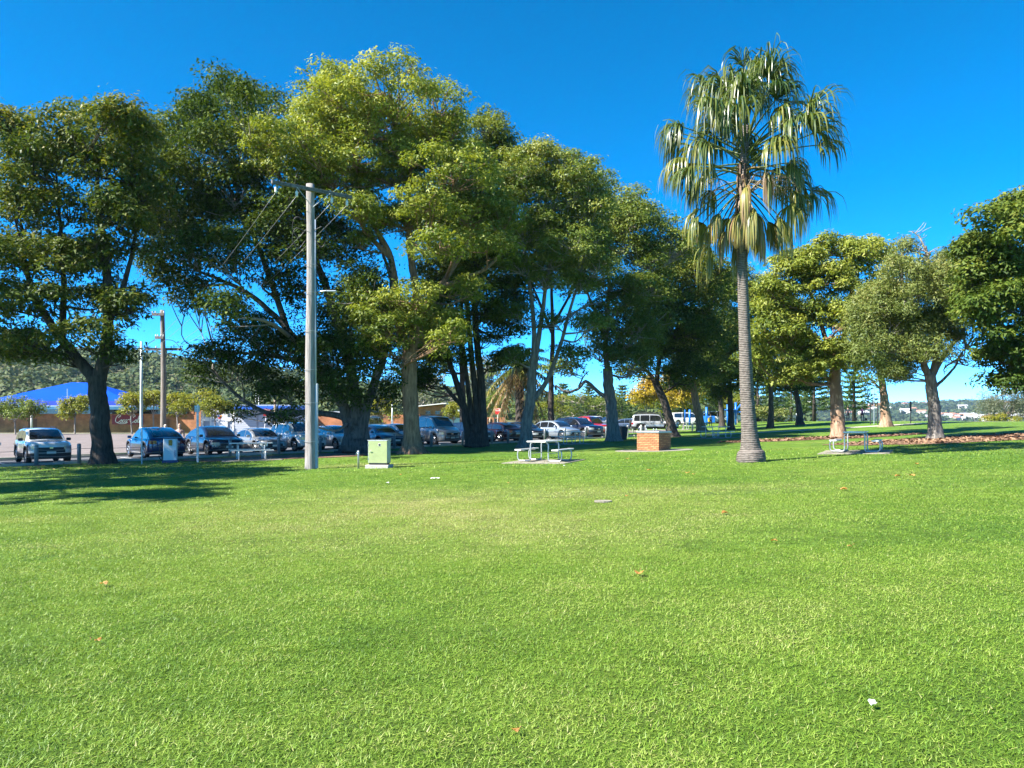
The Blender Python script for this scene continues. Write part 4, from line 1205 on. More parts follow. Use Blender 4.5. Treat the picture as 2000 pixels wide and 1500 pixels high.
def make_car(kind, name, label, loc, heading, pm, group='cars parked along the lawn', detail=True, cat='car', roof_rack=False, bull_bar=False):
    c = CARS[kind]
    L, Wd, Hh = c['L'], c['W'], c['H']
    hl = L / 2; hw = Wd / 2
    root = empty(name, loc, heading, label, cat, group)
    fx = lambda d: hl - d                      # distance from the nose -> x
    fo = (L - c['wb']) * .46
    xw = [fx(fo), fx(fo + c['wb'])]
    wr = c['wr']; R_ = wr + .075
    xs = c['xs']; zb = c['zb']
    npow = 3.0; dn, dr = .75, .55
    def width(x):
        xc = hl - dn if x > 0 else hl - dr
        dd = dn if x > 0 else dr
        e = max(0, (abs(x) - xc) / dd)
        return hw * (max(0, 1 - e ** npow)) ** (1 / npow)
    def plan_x(y, front=True):
        dd = dn if front else dr
        v = (hl - dd) + dd * (max(0, 1 - (abs(y) / hw) ** npow)) ** (1 / npow)
        return v if front else -v
    def topz(x):
        d = hl - x
        return float(np.interp(d, [0, .05, .25, xs[0], xs[0] + .4, xs[3] - .3, L - .25, L - .04, L],
                               [c['nose'] - .14, c['nose'] - .03, c['nose'] + .03, c['cowl'], c['belt'], c['belt'] + .02, c['deck'], c['deck'] - .06, c['deck'] - .2]))
    def botz(x):
        z = zb + .10 * max(0, (abs(x) - (hl - .5)) / .5)
        for q in xw:
            e = abs(x - q)
            if e < R_: z = max(z, wr + math.sqrt(R_ * R_ - e * e))
        return z
    st = set(np.linspace(-hl * .999, hl * .999, 44).tolist())
    for q in xw:
        for a in np.linspace(-R_, R_, 15): st.add(q + a * .9999)
        st.add(q - R_ * 1.002); st.add(q + R_ * 1.002)
    for s in (-1, 1):
        for a in (.002, .008, .02, .04, .07): st.add(s * (hl - a))
    st = sorted(st)
    NPT = 9
    V = []; Fb = []; Fc = []
    for x in st:
        w = width(x); zt = topz(x); z0 = botz(x); z0 = min(z0, zt - .06)
        sh = z0 + (zt - z0) * .55
        half = [(0, z0), (.86 * w, z0), (.985 * w, z0 + .05), (w, z0 + (zt - z0) * .32), (w * .995, sh), (w * .965, zt - (zt - z0) * .16), (w * .90, zt), (w * .5, zt + .035), (0, zt + .045)]
        for y, z in half: V.append((x, y, z))
        for y, z in half[1:-1]: V.append((x, -y, z))
    n = 2 * NPT - 2
    ring = list(range(NPT)) + list(range(2 * NPT - 3, NPT - 1, -1))
    clad = []
    for i in range(len(st) - 1):
        for k in range(n):
            a, b = ring[k], ring[(k + 1) % n]
            q = (i * n + a, (i + 1) * n + a, (i + 1) * n + b, i * n + b)
            z = np.mean([V[j][2] for j in q])
            arch = min(abs((st[i] + st[i + 1]) / 2 - u) for u in xw) < R_ + .07 and z < wr + R_ + .09
            under = k in (0, n - 1)
            (clad if (under or k in (1, n - 2) or (c['clad'] and (z < zb + .22 or arch))) else Fb).append(q)
    Fb.append(tuple(ring)); Fb.append(tuple((len(st) - 1) * n + r for r in ring[::-1]))
    me = bpy.data.meshes.new('body'); me.from_pydata(V, [], Fb + clad); me.update()
    o = link('body', me, [pm, PLAST], root, smooth=True)
    mi = np.zeros(len(me.polygons), np.int32); mi[len(Fb):] = 1
    me.polygons.foreach_set('material_index', mi)
    # cabin: roof curve over the belt line
    bz = c['belt'] - .02
    prof = [(fx(xs[0]), c['cowl'] - .03), (fx(xs[0] * .55 + xs[1] * .45), c['cowl'] + (Hh - c['cowl']) * .50), (fx(xs[1] - .12), Hh - .10), (fx(xs[1] + .12), Hh - .035), (fx(xs[1] * .6 + xs[2] * .4), Hh),
            (fx(xs[1] * .3 + xs[2] * .7), Hh - .01), (fx(xs[2] - .1), Hh - .045), (fx(xs[2] + .1), Hh - .10), (fx(xs[2] * .45 + xs[3] * .55), c['deck'] + (Hh - c['deck']) * .52), (fx(xs[3]), c['deck'] - .03)]
    P = spline([(a, 0, b) for a, b in prof], 34)
    wb_, wt_ = hw * .90, hw * (.74 if kind != 'van' else .80)
    cw = lambda z: wb_ + (wt_ - wb_) * min(1, max(0, (z - bz) / (Hh - bz)))
    CV = []; CF = []
    for x, _, z in P:
        w = cw(z)
        wl = min(wb_, width(x) * .92)
        w = min(w, wl)
        CV += [(x, wl, bz - .04), (x, w * 1.0 + (wl - w) * .45, bz + (z - bz) * .5), (x, w, z - .05), (x, w * .9, z - .008), (x, 0, z + .02), (x, -w * .9, z - .008), (x, -w, z - .05), (x, -(w + (wl - w) * .45), bz + (z - bz) * .5), (x, -wl, bz - .04)]
    for i in range(len(P) - 1):
        for k in range(8):
            CF.append((i * 9 + k, i * 9 + k + 1, (i + 1) * 9 + k + 1, (i + 1) * 9 + k))
    cab = MB().add(CV, CF).build('cabin', pm, root, smooth=True)
    def roof_at(x):
        return float(np.interp(-x, -P[:, 0], P[:, 2]))
    # front and rear glass: panels lying just proud of the slope
    def slope_glass(nm, i0, i1, inset):
        b = MB()
        idx = range(i0, i1)
        VV = []
        for i in idx:
            x, _, z = P[i]
            tx = P[min(i + 1, 33)] - P[max(i - 1, 0)]; nrm = np.array([-tx[2], 0, tx[0]]); nrm = nrm / np.linalg.norm(nrm)
            if nrm[2] < 0: nrm = -nrm
            w = min(cw(z), width(x) * .92) * .9 - inset
            for f in (-1, -.5, 0, .5, 1):
                VV.append((x + nrm[0] * .012, w * f, z + nrm[2] * .012 + (.02 - .026 * f * f)))
        m = len(list(idx))
        Q = [(i * 5 + k, i * 5 + k + 1, (i + 1) * 5 + k + 1, (i + 1) * 5 + k) for i in range(m - 1) for k in range(4)]
        return b.add(VV, Q).build(nm, GLASS, root, smooth=True)
    ws = [i for i in range(34) if fx(xs[0] + .06) >= P[i, 0] >= fx(xs[1] + .02) and P[i, 2] < Hh - .075]
    slope_glass('windscreen', ws[0], ws[-1] + 1, .04)
    if kind not in ('van',):
        rw = [i for i in range(34) if fx(xs[2] + .02) >= P[i, 0] >= fx(xs[3] - .03) and c['deck'] + .05 < P[i, 2] < Hh - .085]
        if len(rw) > 1: slope_glass('rear_window', rw[0], rw[-1] + 1, .07)
    # side windows, split by pillars
    def side_panel(nm, x0, x1, s):
        xx = np.linspace(x0, x1, 9); VV = []
        for x in xx:
            zt = roof_at(x) - .10; z0 = bz + .045
            zt = max(zt, z0 + .005)
            for z in (z0, (z0 + zt) / 2, zt):
                zr = roof_at(x)
                wl = min(wb_, width(x) * .92); w = min(cw(zr), wl)
                f = (z - bz) / max(.05, zr - bz)
                y = np.interp(f, [-.1, .5, max(.55, 1 - .05 / max(.05, zr - bz))], [wl, w + (wl - w) * .45, w])
                VV.append((x, s * (y + .010), z))
        Q = [(i * 3 + k, i * 3 + k + 1, (i + 1) * 3 + k + 1, (i + 1) * 3 + k) for i in range(8) for k in range(2)]
        return MB().add(VV, Q).build(nm, GLASS, root, smooth=True)
    xa, xb = fx(xs[0] + .28), fx(xs[3] - .22)
    span = xa - xb
    cuts = {'van': (0, .25, .62, .97), 'ute': (0, .52, 1.0)}.get(kind, (0, .42, .77, 1.0) if kind in ('suv', 'suv_big', 'wagon4x4', 'hatch') else (0, .46, .93))
    for s in (-1, 1):
        for k in range(len(cuts) - 1):
            side_panel('side_window', xa - span * cuts[k] - .035, xa - span * cuts[k + 1] + .035, s)
    # wheels
    for q in xw:
        for s in (-1, 1):
            wl = MB()
            prof_ = [(wr * .62, -.10), (wr * .90, -.11), (wr, -.07), (wr, .07), (wr * .90, .11), (wr * .62, .10)]
            tmp = MB().lathe(prof_, 24)
            wl.v = [(p[0], p[2], p[1]) for p in tmp.v]; wl.f = tmp.f
            wh = wl.build('wheel', TYRE, root, loc=(q, s * (hw - .13), wr), smooth=True)
            rm = MB()
            for k in range(5):
                a = k * 2 * math.pi / 5 + .3
                for da in (-.16, .16):
                    rm.tube([(0.05 * math.cos(a), s * .095, .05 * math.sin(a)), (wr * .64 * math.cos(a + da), s * .105, wr * .64 * math.sin(a + da))], .022, 5)
            t2 = MB().lathe([(wr * .60, -.02), (wr * .68, 0), (wr * .60, .02)], 20)
            rm.add([(p[0], p[2] + s * .10, p[1]) for p in t2.v], t2.f[:-2])
            rm.tube([(0, s * .07, 0), (0, s * .115, 0)], .05, 10)
            rm.build('rim', RIM, wh)
    # lamps, grille, plates on the nose and tail
    def skin(nm, mat, y0, y1, z0, z1, front=True, out=.012, top_in=0.0, parent=root):
        VV = []
        for y in np.linspace(y0, y1, 7):
            for z in (z0, (z0 + z1) / 2, z1):
                f = (z - z0) / max(.01, z1 - z0)
                x = plan_x(y * .992, front) + (out if front else -out) * (1 - top_in * f * 2)
                VV.append((x, y * 1.0, z))
        Q = [(i * 3 + k, i * 3 + k + 1, (i + 1) * 3 + k + 1, (i + 1) * 3 + k) for i in range(6) for k in range(2)]
        return MB().add(VV, Q).build(nm, mat, parent, smooth=True)
    nz = c['nose']
    for s in (-1, 1):
        skin('headlight', LAMP, s * hw * .56, s * hw * .95, nz - .26, nz - .10)
        skin('tail_light', TAIL, s * hw * .60, s * hw * .96, c['deck'] - .32, c['deck'] - .14, False)
        mx, mz = fx(xs[0] + .38), c['belt'] + .08
        m_ = MB().box((mx, s * (hw + .07), mz), (.13, .20, .14)).build('mirror', PLAST if c['clad'] else pm, root, bevel=.04)
        for d in (xs[0] + 1.25, xs[0] + 2.25):
            if kind == 'van' and d > xs[0] + 2: continue
            MB().box((fx(d), s * (hw + .004), c['belt'] - .16), (.18, .025, .03)).build('door_handle', CHROME, root, bevel=.008)
        if c['rails'] or roof_rack:
            MB().tube([(fx(xs[1] + .25), s * (wt_ * .86), Hh - .02), (fx(xs[1] + .35), s * (wt_ * .86), Hh + .05), (fx(xs[2] - .35), s * (wt_ * .86), Hh + .05), (fx(xs[2] - .2), s * (wt_ * .86), Hh - .02)], .018, 6).build('roof_rail', PLAST, root)
        # door gaps
        for d in (xs[0] + .35, (xs[0] + .35 + xs[3]) / 2, xs[3] - .55):
            VV = [(fx(d) + dx, s * (hw + .0035 - .03 * (z > c['belt'] - .2) * (z - c['belt'] + .2) / .2), z) for z in (zb + .12, .75, c['belt'] - .15, c['belt'] - .05) for dx in (-.005, .005)]
            MB().add(VV, [(0, 1, 3, 2), (2, 3, 5, 4), (4, 5, 7, 6)]).build('door_gap', PLAST, root)
    if kind == 'suv':
        skin('grille', PLAST, -hw * .62, hw * .62, nz - .42, nz - .17)
        skin('lower_grille', PLAST, -hw * .86, hw * .86, zb + .0, zb + .27)
    else:
        skin('grille', PLAST, -hw * .50, hw * .50, nz - .32, nz - .13)
        skin('lower_grille', PLAST, -hw * .62, hw * .62, zb + .08, zb + .26)
    skin('badge', CHROME, -.07, .07, nz - .235, nz - .155, True, .022)
    skin('number_plate', PLATE, -.19, .19, zb + .24, zb + .35, True, .026)
    skin('number_plate', PLATE, -.19, .19, c['deck'] - .42, c['deck'] - .30, False, .026)
    skin('rear_bumper', PLAST, -hw * .8, hw * .8, zb + .06, zb + .22, False)
    if roof_rack:
        b = MB()
        for k in range(8):
            x = fx(xs[1] + .1 + (xs[2] - xs[1] - .2) * k / 7)
            b.tube([(x, -.62, Hh + .10), (x, .62, Hh + .10)], .018, 6)
        for s in (-1, 1):
            for zz in (.08, .20):
                b.tube([(fx(xs[1]), s * .64, Hh + zz), (fx(xs[2] - .1), s * .64, Hh + zz)], .018, 6)
        b.tube([(fx(xs[1]), -.64, Hh + .20), (fx(xs[1]), .64, Hh + .20)], .018, 6)
        b.build('roof_basket', PLAST, root)
        MB().tube([(fx(xs[0] + .1), -hw * .95, 1.05), (fx(xs[0] + .35), -hw * .86, Hh - .1), (fx(xs[0] + .4), -hw * .86, Hh + .25)], .04, 8).build('snorkel', PLAST, root, smooth=True)
        sp = MB().lathe([(.30, 0), (.37, .03), (.37, .17), (.30, .2)], 20)
        MB().add([(p[2] - hl - .2, p[0], p[1] + .95) for p in sp.v], sp.f).build('spare_wheel', TYRE, root, smooth=True)
    if bull_bar:
        b = MB()
        for zz in (.42, .62, .82):
            b.tube([(plan_x(y) + .10, y, zz) for y in np.linspace(-hw * .62, hw * .62, 9)], .025, 6)
        for y in (-hw * .62, -.22, .22, hw * .62):
            b.tube([(plan_x(y) + .10, y, .40), (plan_x(y) + .10, y, .84)], .025, 6)
        b.build('nudge_bar', PLAST, root, smooth=True)
    if kind == 'van':
        for d in (1.9, 3.4):
            MB().tube([(fx(d), -.7, Hh + .09), (fx(d), .7, Hh + .09)], .02, 6).build('roof_bar', PLAST, root)
    return root

HD = math.atan2(H.y, H.x)
WHT = paint('white', (0.62, 0.62, 0.61), 0.0, .25); SIL = paint('silver', (0.34, 0.35, 0.36), .6, .3); NAVY = paint('navy', (0.006, 0.012, 0.036), .3)
BLUEP = paint('blue', (0.008, 0.026, 0.095), .35); BLKP = paint('black', (0.008, 0.009, 0.012), .2); GREYB = paint('grey_blue', (0.045, 0.070, 0.115), .4)
REDP = paint('red', (0.30, 0.012, 0.012), .2); ICE = paint('ice_silver', (0.33, 0.38, 0.43), .55, .3); CREAM = paint('cream', (0.55, 0.45, 0.27), 0, .3); BURG = paint('burgundy', (0.022, 0.006, 0.008), .3)
def park(kind, s, t, pm, label, flip=False, dh=0.0, **kw):
    p = row(s, t)
    return make_car(kind, 'parked_car' if kind != 'van' else 'parked_van', label, (p.x, p.y, p.z + .014), HD + (math.pi if flip else 0) + dh, pm, cat='van' if kind == 'van' else 'car', **kw)
park('hatch', -2.85, .25, SIL, 'silver car cut off by the left edge of the photo')
park('suv', 0, 0, WHT, 'white SUV with black grille and dark cladding left of the tree')
park('crossover', 5.25, -.2, BLUEP, 'dark blue crossover parked tail first behind the white charger', True)
park('crossover', 8.35, -.1, NAVY, 'dark navy crossover facing out between blue and silver cars')
park('sedan', 10.9, 0.1, SIL, 'silver sedan behind the shaded left picnic table')
park('suv_big', 13.35, 0, WHT, 'white SUV with roof rails beside the grey power pole')
park('hatch', 15.95, .1, WHT, 'small white hatchback left of the dark fig trunk')
park('sedan', 19.0, .1, GREYB, 'grey blue sedan behind the green cabinet')
park('hatch', 20.9, -.3, SIL, 'silver grey hatch between the blue sedan and the van')
park('van', 23.3, 0, paint('van_silver', (0.30, 0.31, 0.31), .35, .3), 'silver passenger van with black nudge bar and roof bars', bull_bar=True)
park('hatch', 26.8, 0, NAVY, 'dark hatch hidden behind the cluster of thick stems')
park('sedan', 29.4, 0, BURG, 'dark burgundy sedan with red tail lamps', True)
park('sedan', 32.0, 0, BLKP, 'black sedan between burgundy car and forked grey tree')
park('hatch', 35.4, .3, ICE, 'pale ice blue hatchback right of the forked grey tree')
park('suv', 38.2, 0, NAVY, 'dark navy SUV right of the pale hatchback')
park('ute', 41.0, -1.5, REDP, 'red pickup behind the dark navy SUV')
# vehicles farther back
def far_car(kind, px, Y, head, pm, label, grp='vehicles beyond the car park', **kw):
    b = base(px, Y)
    return make_car(kind, 'parked_car' if kind != 'van' else 'parked_van', label, (b.x, b.y, b.z + .02), head, pm, grp, cat='van' if kind == 'van' else 'car', **kw)
far_car('wagon4x4', 1279, 76, R(-14), paint('champagne', (0.38, 0.39, 0.38), .5, .3), 'silver four wheel drive with roof basket behind the brick barbecue', roof_rack=True)
far_car('van', 722, 80, R(78), CREAM, 'cream van seen from behind near the brick wall')
far_car('ute', 1192, 100, R(200), SIL, 'silver pickup far behind the tree with bent limb')
far_car('van', 1160, 112, R(-60), WHT, 'white van far behind the red pickup')
far_car('hatch', 1235, 104, R(180), WHT, 'white hatch between the trunk and the four wheel drive')
far_car('hatch', 1218, 92, R(160), GREYB, 'dark hatch in the distance left of the black bin')
# ------------------------------------------------------------------ park furniture
SLABM = pbr('worn_concrete', (0.215, 0.195, 0.15), .95, var=.25, scale=2.5, bump=.4, bscale=25)
ALU = pbr('aluminium_slat', (0.52, 0.52, 0.50), .42, .55, var=.10, scale=6)
CAPW = pbr('white_end_cap', (0.72, 0.71, 0.66), .5)
TUBE = pbr('galvanised_tube', (0.46, 0.47, 0.46), .4, .6, var=.12, scale=12)
def picnic_table(px, Y, rz, label, slab=True, scale=1.0, dz=0.0):
    B = base(px, Y, dz)
    root = empty('picnic_table', B + UP * (.035 if slab else 0), rz, label, 'picnic table', 'aluminium picnic tables')
    Lh = .92
    for k, y in enumerate((-.25, 0, .25)):
        p = MB().box((0, y, .765), (2 * Lh, .242, .04)).build('table_plank', ALU, root, bevel=.006)
        for s in (-1, 1): MB().box((s * (Lh + .008), y, .765), (.016, .245, .046)).build('end_cap', CAPW, p)
    for y in (-.74, .74):
        p = MB().box((0, y, .445), (2 * Lh, .25, .04)).build('bench_plank', ALU, root, bevel=.006)
        for s in (-1, 1): MB().box((s * (Lh + .008), y, .445), (.016, .253, .046)).build('end_cap', CAPW, p)
    for x in (-.58, .58):
        half = [(.62, .415), (.80, .415), (.88, .34), (.88, .12), (.80, .03), (.66, .026), (.46, .026), (.36, .10), (.36, .60), (.31, .70), (.22, .735)]
        path = [(x, -a, b) for a, b in half] + [(x, a, b) for a, b in half[::-1]]
        MB().tube(spline(path, 90), .026, 8).build('tube_frame', TUBE, root, smooth=True)
    for y in (-.36, .36):
        MB().tube([(-.58, y, .30), (.58, y, .30)], .014, 6).build('stretcher', TUBE, root)
    if slab:
        rows = []
        cs, sn = math.cos(rz), math.sin(rz)
        b = MB()
        pts = []
        for (u, v) in ((-1.3, -1.25), (1.3, -1.25), (1.3, 1.25), (-1.3, 1.25)):
            x, y = B.x + u * cs - v * sn, B.y + u * sn + v * cs
            pts.append((x, y, gz(x, y) - .10))
        o = b.prism(pts, (0, 0, .125)).build('concrete_slab', SLABM); o['kind'] = 'structure'
    return root
AX = R(90 - 23)
picnic_table(1064, 28.6, AX, 'sunlit picnic table on a concrete pad in the middle of the lawn')
picnic_table(1672, 29.2, R(90 - 30), 'half shaded picnic table on a pad right of the palm')
picnic_table(490, 35.0, R(24), 'shaded picnic table in front of the silver sedan')
picnic_table(1112, 48, R(20), 'shaded picnic table in front of the pale hatchback')
picnic_table(1398, 52, R(25), 'dark shaded picnic table between barbecue and palm')
picnic_table(1348, 84, R(10), 'distant picnic table left of the tan trunk')

# brick barbecue
def barbecue():
    Y = 35.4
    B = base(1286, Y)
    s = 1.17
    rz = R(49)
    # the near corner stands at px 1286
    c = Vector((B.x, B.y, B.z)) + Vector((math.cos(rz) - math.sin(rz), math.sin(rz) + math.cos(rz), 0)) * s / 2
    c.z = gz(c.x, c.y)
    root = empty('brick_barbecue', c, rz, 'square brick barbecue with steel top standing on the lawn', 'barbecue')
    MB().box((0, 0, .42), (s - .066, s - .066, .84)).build('core', pbr('mortar', (0.13, 0.075, 0.045), .95, var=.15, scale=14), root)
    me = {}
    mats = [pbr('brick_a', (0.36, 0.165, 0.068), .85, var=.16, scale=10, bump=.3), pbr('brick_b', (0.40, 0.195, 0.085), .85, var=.16, scale=10, bump=.3), pbr('brick_c', (0.30, 0.13, 0.055), .85, var=.16, scale=10, bump=.3)]
    rng = random.Random(3)
    for kind, L in (('full', .222), ('half', .105)):
        for m in mats:
            b = MB().box((0, 0, 0), (L, .06, .066)); d = bpy.data.meshes.new('brick'); d.from_pydata(b.v, [], b.f); d.materials.append(m); me[(kind, m.name)] = d
    for face in range(4):
        a = face * math.pi / 2
        for j in range(10):
            off = 0 if (j + face) % 2 else .117
            x = -s / 2 + .03
            while x < s / 2 - .06:
                kind = 'half' if (x == -s / 2 + .03 and off) else 'full'
                L = .105 if kind == 'half' else .222
                if x + L > s / 2 + .02: kind = 'half'; L = .105
                if x + L > s / 2 + .03: break
                m = rng.choice(mats)
                o = bpy.data.objects.new('brick', me[(kind, m.name)]); COL.objects.link(o); o.parent = root
                p = Vector((x + L / 2, -s / 2 + .028 + rng.uniform(-.003, .002), .05 + j * .084))
                o.location = Matrix.Rotation(a, 3, 'Z') @ p; o.rotation_euler = (0, 0, a)
                x += L + .012
    MB().box((0, 0, .90), (s + .08, s + .08, .085)).build('steel_top', pbr('brushed_steel', (0.36, 0.38, 0.37), .4, .7, var=.12, scale=5), root, bevel=.012)
    MB().box((0, .05, .925), (.62, .5, .06)).build('hot_plate', pbr('hotplate', (0.12, 0.12, 0.12), .35, .8), root)
    for k, (x, y) in enumerate(((-.45, -.4), (.1, .48), (.48, .3))):
        MB().lathe([(.03, 0), (.035, .02), (.02, .07), (.028, .10)], 10).build('push_button', STEEL, root, loc=(x, y, .96), smooth=True)
    pts = []
    for k in range(20):
        th = k * 2 * math.pi / 20
        x, y = c.x + 1.9 * math.cos(th), c.y + 1.45 * math.sin(th)
        pts.append((x, y, gz(x, y) - .1))
    o = MB().prism(pts, (0, 0, .112)).build('concrete_apron', SLABM); o['kind'] = 'structure'
barbecue()

# green electrical cabinet on its plinth
def cabinet():
    B = base(741, 26.8)
    rz = R(-8)
    root = empty('electrical_cabinet', B, rz, 'pale green metal electrical cabinet on a plinth on the lawn', 'cabinet')
    G = pbr('cabinet_green', (0.29, 0.34, 0.15), .5, .05, var=.12, scale=3, bump=.04)
    GV = pbr('cabinet_zinc', (0.40, 0.44, 0.44), .42, .6, var=.22, scale=7)
    w, d, h = .70, .44, .80
    MB().box((0, .0, .04), (w + .16, d + .2, .16)).build('plinth', CONC, root, bevel=.02)
    MB().box((.0, 0, .155), (w - .06, d - .06, .09)).build('base_frame', PLAST, root)
    MB().box((0, 0, .18 + h / 2), (w, d, h)).build('body', GV, root, bevel=.008)
    dr = MB().box((.015, -d / 2 - .010, .18 + h / 2), (w - .01, .02, h - .02)).build('door', G, root, bevel=.006)
    MB().box((0, 0, .18 + h + .012), (w + .03, d + .05, .024)).build('lid', GV, root, bevel=.006)
    MB().tube([(-w / 2 + .08, -d / 2 - .02, .60), (-w / 2 + .08, -d / 2 - .05, .60), (-w / 2 + .14, -d / 2 - .05, .615)], .012, 8).build('handle', CHROME, dr)
    MB().box((.08, -d / 2 - .024, .84), (.085, .006, .10)).build('sticker_border', CAPW, dr)
    MB().box((.08, -d / 2 - .028, .84), (.066, .006, .08)).build('sticker', PLAST, dr)
    MB().box((-w / 2 - .006, -.02, .27), (.012, .05, .22)).build('side_slot', PLAST, root)
    for s in (-1, 1): MB().box((-w / 2 + .012, -d / 2 - .022, .18 + h / 2 + s * .25), (.022, .012, .06)).build('hinge', GV, dr)
cabinet()
def tap():
    B = base(700, 26.6)
    root = empty('water_tap', B, 0, 'thin steel standpipe with tap beside the green cabinet', 'tap')
    MB().lathe([(.035, -.05), (.035, .60), (.030, .635), (.012, .645)], 10).build('standpipe', STEEL, root, smooth=True)
    MB().tube([(0, 0, .56), (-.05, -.01, .57), (-.075, -.01, .53), (-.08, -.01, .49)], .014, 7).build('spout', CHROME, root, smooth=True)
    MB().tube([(-.09, -.01, .63), (-.01, -.01, .63)], .012, 6).build('handle', CHROME, root)
tap()

# bollards and their cable
BOLM = pbr('bollard_grey', (0.20, 0.215, 0.235), .55, .2, var=.12, scale=5)
def bollard_row():
    proto = None
    ss = [-3.3, -.75, .95, 5.05, 8.0, 10.7, 13.2, 15.8, 18.2, 21.0, 23.55, 26.1, 27.6, 29.3, 31.2, 33.3, 35.6, 38.0, 40.6, 43.0]
    names = ['left of the white SUV nose', 'in front of the white SUV', 'between white SUV and dark tree', 'left of the white charger', 'right of the sign post', 'behind the left picnic table', 'left of the power pole',
             'right of the power pole', 'beside the fig buttress', 'behind the green cabinet', 'in front of the silver van', 'right of the silver van', 'left of the cluster of stems', 'right of the cluster of stems',
             'left of the forked grey tree', 'right of the forked grey tree', 'in front of the pale hatchback', 'in front of the navy SUV', 'left of the bent limb tree', 'right end of the cable line']
    tops = []
    for s, nm in zip(ss, names):
        p = row(s, 3.25)
        if proto is None:
            proto = empty('bollard', p, 0)
            MB().lathe([(.085, -.1), (.085, .90), (.075, .935), (.03, .95)], 16).build('post', BOLM, proto, smooth=True)
            MB().lathe([(.088, .80), (.088, .84)], 16).build('band', STEEL, proto, smooth=True)
            o = proto
        else:
            o = copy_tree(proto); o.location = p
        tag(o, 'grey round bollard ' + nm, 'bollard', 'bollards along the lawn edge')
        tops.append(p)
    for z, nm in ((.72, 'upper'), (.42, 'lower')):
        pts = []
        for a, b in zip(tops[:-1], tops[1:]):
            for t in np.linspace(0, 1, 6)[:-1]:
                q = a.lerp(b, t); q.z += z - .05 * 4 * t * (1 - t); pts.append(q)
        o = MB().tube([q - tops[0] for q in pts], .011, 5).build('barrier_cable', WIRE, None, loc=tops[0], smooth=True)
        tag(o, nm + ' steel cable threaded through the row of bollards', 'cable')
bollard_row()
# pale posts round the second car park
POSTW = pbr('white_post', (0.52, 0.51, 0.47), .7, var=.12, scale=6)
WP = [(1177, 66), (1192, 62), (1222, 70), (1226, 60), (1236, 76), (1252, 62), (1262, 80), (1320, 72), (1352, 76), (1180, 78), (1160, 72)]
PLB = ['beside the navy SUV tail', 'in front of the bent limb tree trunk', 'behind the black bin', 'right of the black bin', 'left of the four wheel drive rear', 'just left of the brick barbecue', 'under the four wheel drive', 'right of the leaning tree', 'left of the tan trunk', 'far left of the bin', 'behind the navy SUV']
prot = None
for (px, Y), nm in zip(WP, PLB):
    b = base(px, Y)
    if prot is None:
        prot = MB().lathe([(.07, -.1), (.07, .92), (.05, .97), (.02, .98)], 10).build('timber_post', POSTW, None, loc=b, smooth=True); o = prot
    else:
        o = prot.copy(); COL.objects.link(o); o.location = b
    tag(o, 'short pale post ' + nm, 'post', 'pale posts round the second car park')

# wheelie bin beside the bent-limb tree
def bin_():
    B = base(1216, 53.5)
    root = empty('wheelie_bin', B, R(20), 'black wheelie bin leaning against the bent limb tree', 'bin')
    b = MB(); V = []
    for z, k in ((.06, .42), (.95, .56)):
        for sx, sy in ((-1, -1), (1, -1), (1, 1), (-1, 1)): V.append((sx * k / 2, sy * k * .6, z))
    b.add(V, [(3, 2, 1, 0), (4, 5, 6, 7), (0, 1, 5, 4), (1, 2, 6, 5), (2, 3, 7, 6), (3, 0, 4, 7)])
    b.build('body', PLAST, root, bevel=.02)
    MB().box((0, 0, .985), (.60, .72, .06)).build('lid', PLAST, root, bevel=.02)
    for s in (-1, 1):
        w_ = MB().lathe([(.09, -.03), (.1, 0), (.09, .03)], 14)
        MB().add([(p[2] + s * .2, p[0] + .25, p[1] + .1) for p in w_.v], w_.f).build('wheel', TYRE, root)
bin_()

# EV charger and sign posts
def text_mesh(name, txt, size, mat, parent, loc, rot, extrude=.004, shear=0.0, align='CENTER'):
    cu = bpy.data.curves.new(name, 'FONT'); cu.body = txt; cu.size = size; cu.extrude = extrude; cu.shear = shear
    cu.align_x = align; cu.align_y = 'CENTER'
    tmp = bpy.data.objects.new(name, cu); COL.objects.link(tmp)
    me = bpy.data.meshes.new_from_object(tmp.evaluated_get(bpy.context.evaluated_depsgraph_get()))
    bpy.data.objects.remove(tmp); me.materials.clear()
    o = link(name, me, mat, parent, loc); o.rotation_euler = rot
    return o
def charger():
    B = base(333, 33.9)
    face = math.atan2(-B.y, -B.x) + R(90)
    root = empty('ev_charger', B, face + R(-6), 'white electric car charger standing behind the dark blue crossover', 'charger')
    MB().box((0, 0, .06), (.66, .5, .14)).build('base', pbr('charger_blue', (0.02, 0.035, 0.12), .5), root, bevel=.01)
    MB().box((0, 0, .60), (.56, .40, .98)).build('body', pbr('charger_white', (0.55, 0.58, 0.60), .4, var=.05, scale=3), root, bevel=.02)
    MB().box((.02, -.204, .92), (.15, .012, .26)).build('screen', GLASS, root, bevel=.006)
    text_mesh('lettering', 'NRMA', .115, pbr('blue_ink', (0.012, 0.03, 0.16), .5), root, (.21, -.206, .42), (R(90), R(-90), 0), .003)
    MB().tube(spline([(-.29, -.05, .82), (-.42, -.1, .7), (-.46, -.1, .3), (-.36, -.1, .12), (-.31, -.1, .35)], 24), .018, 7).build('charging_lead', BLACK, root, smooth=True)
    MB().box((-.31, -.05, .80), (.06, .12, .22)).build('connector', BLACK, root, bevel=.01)
charger()
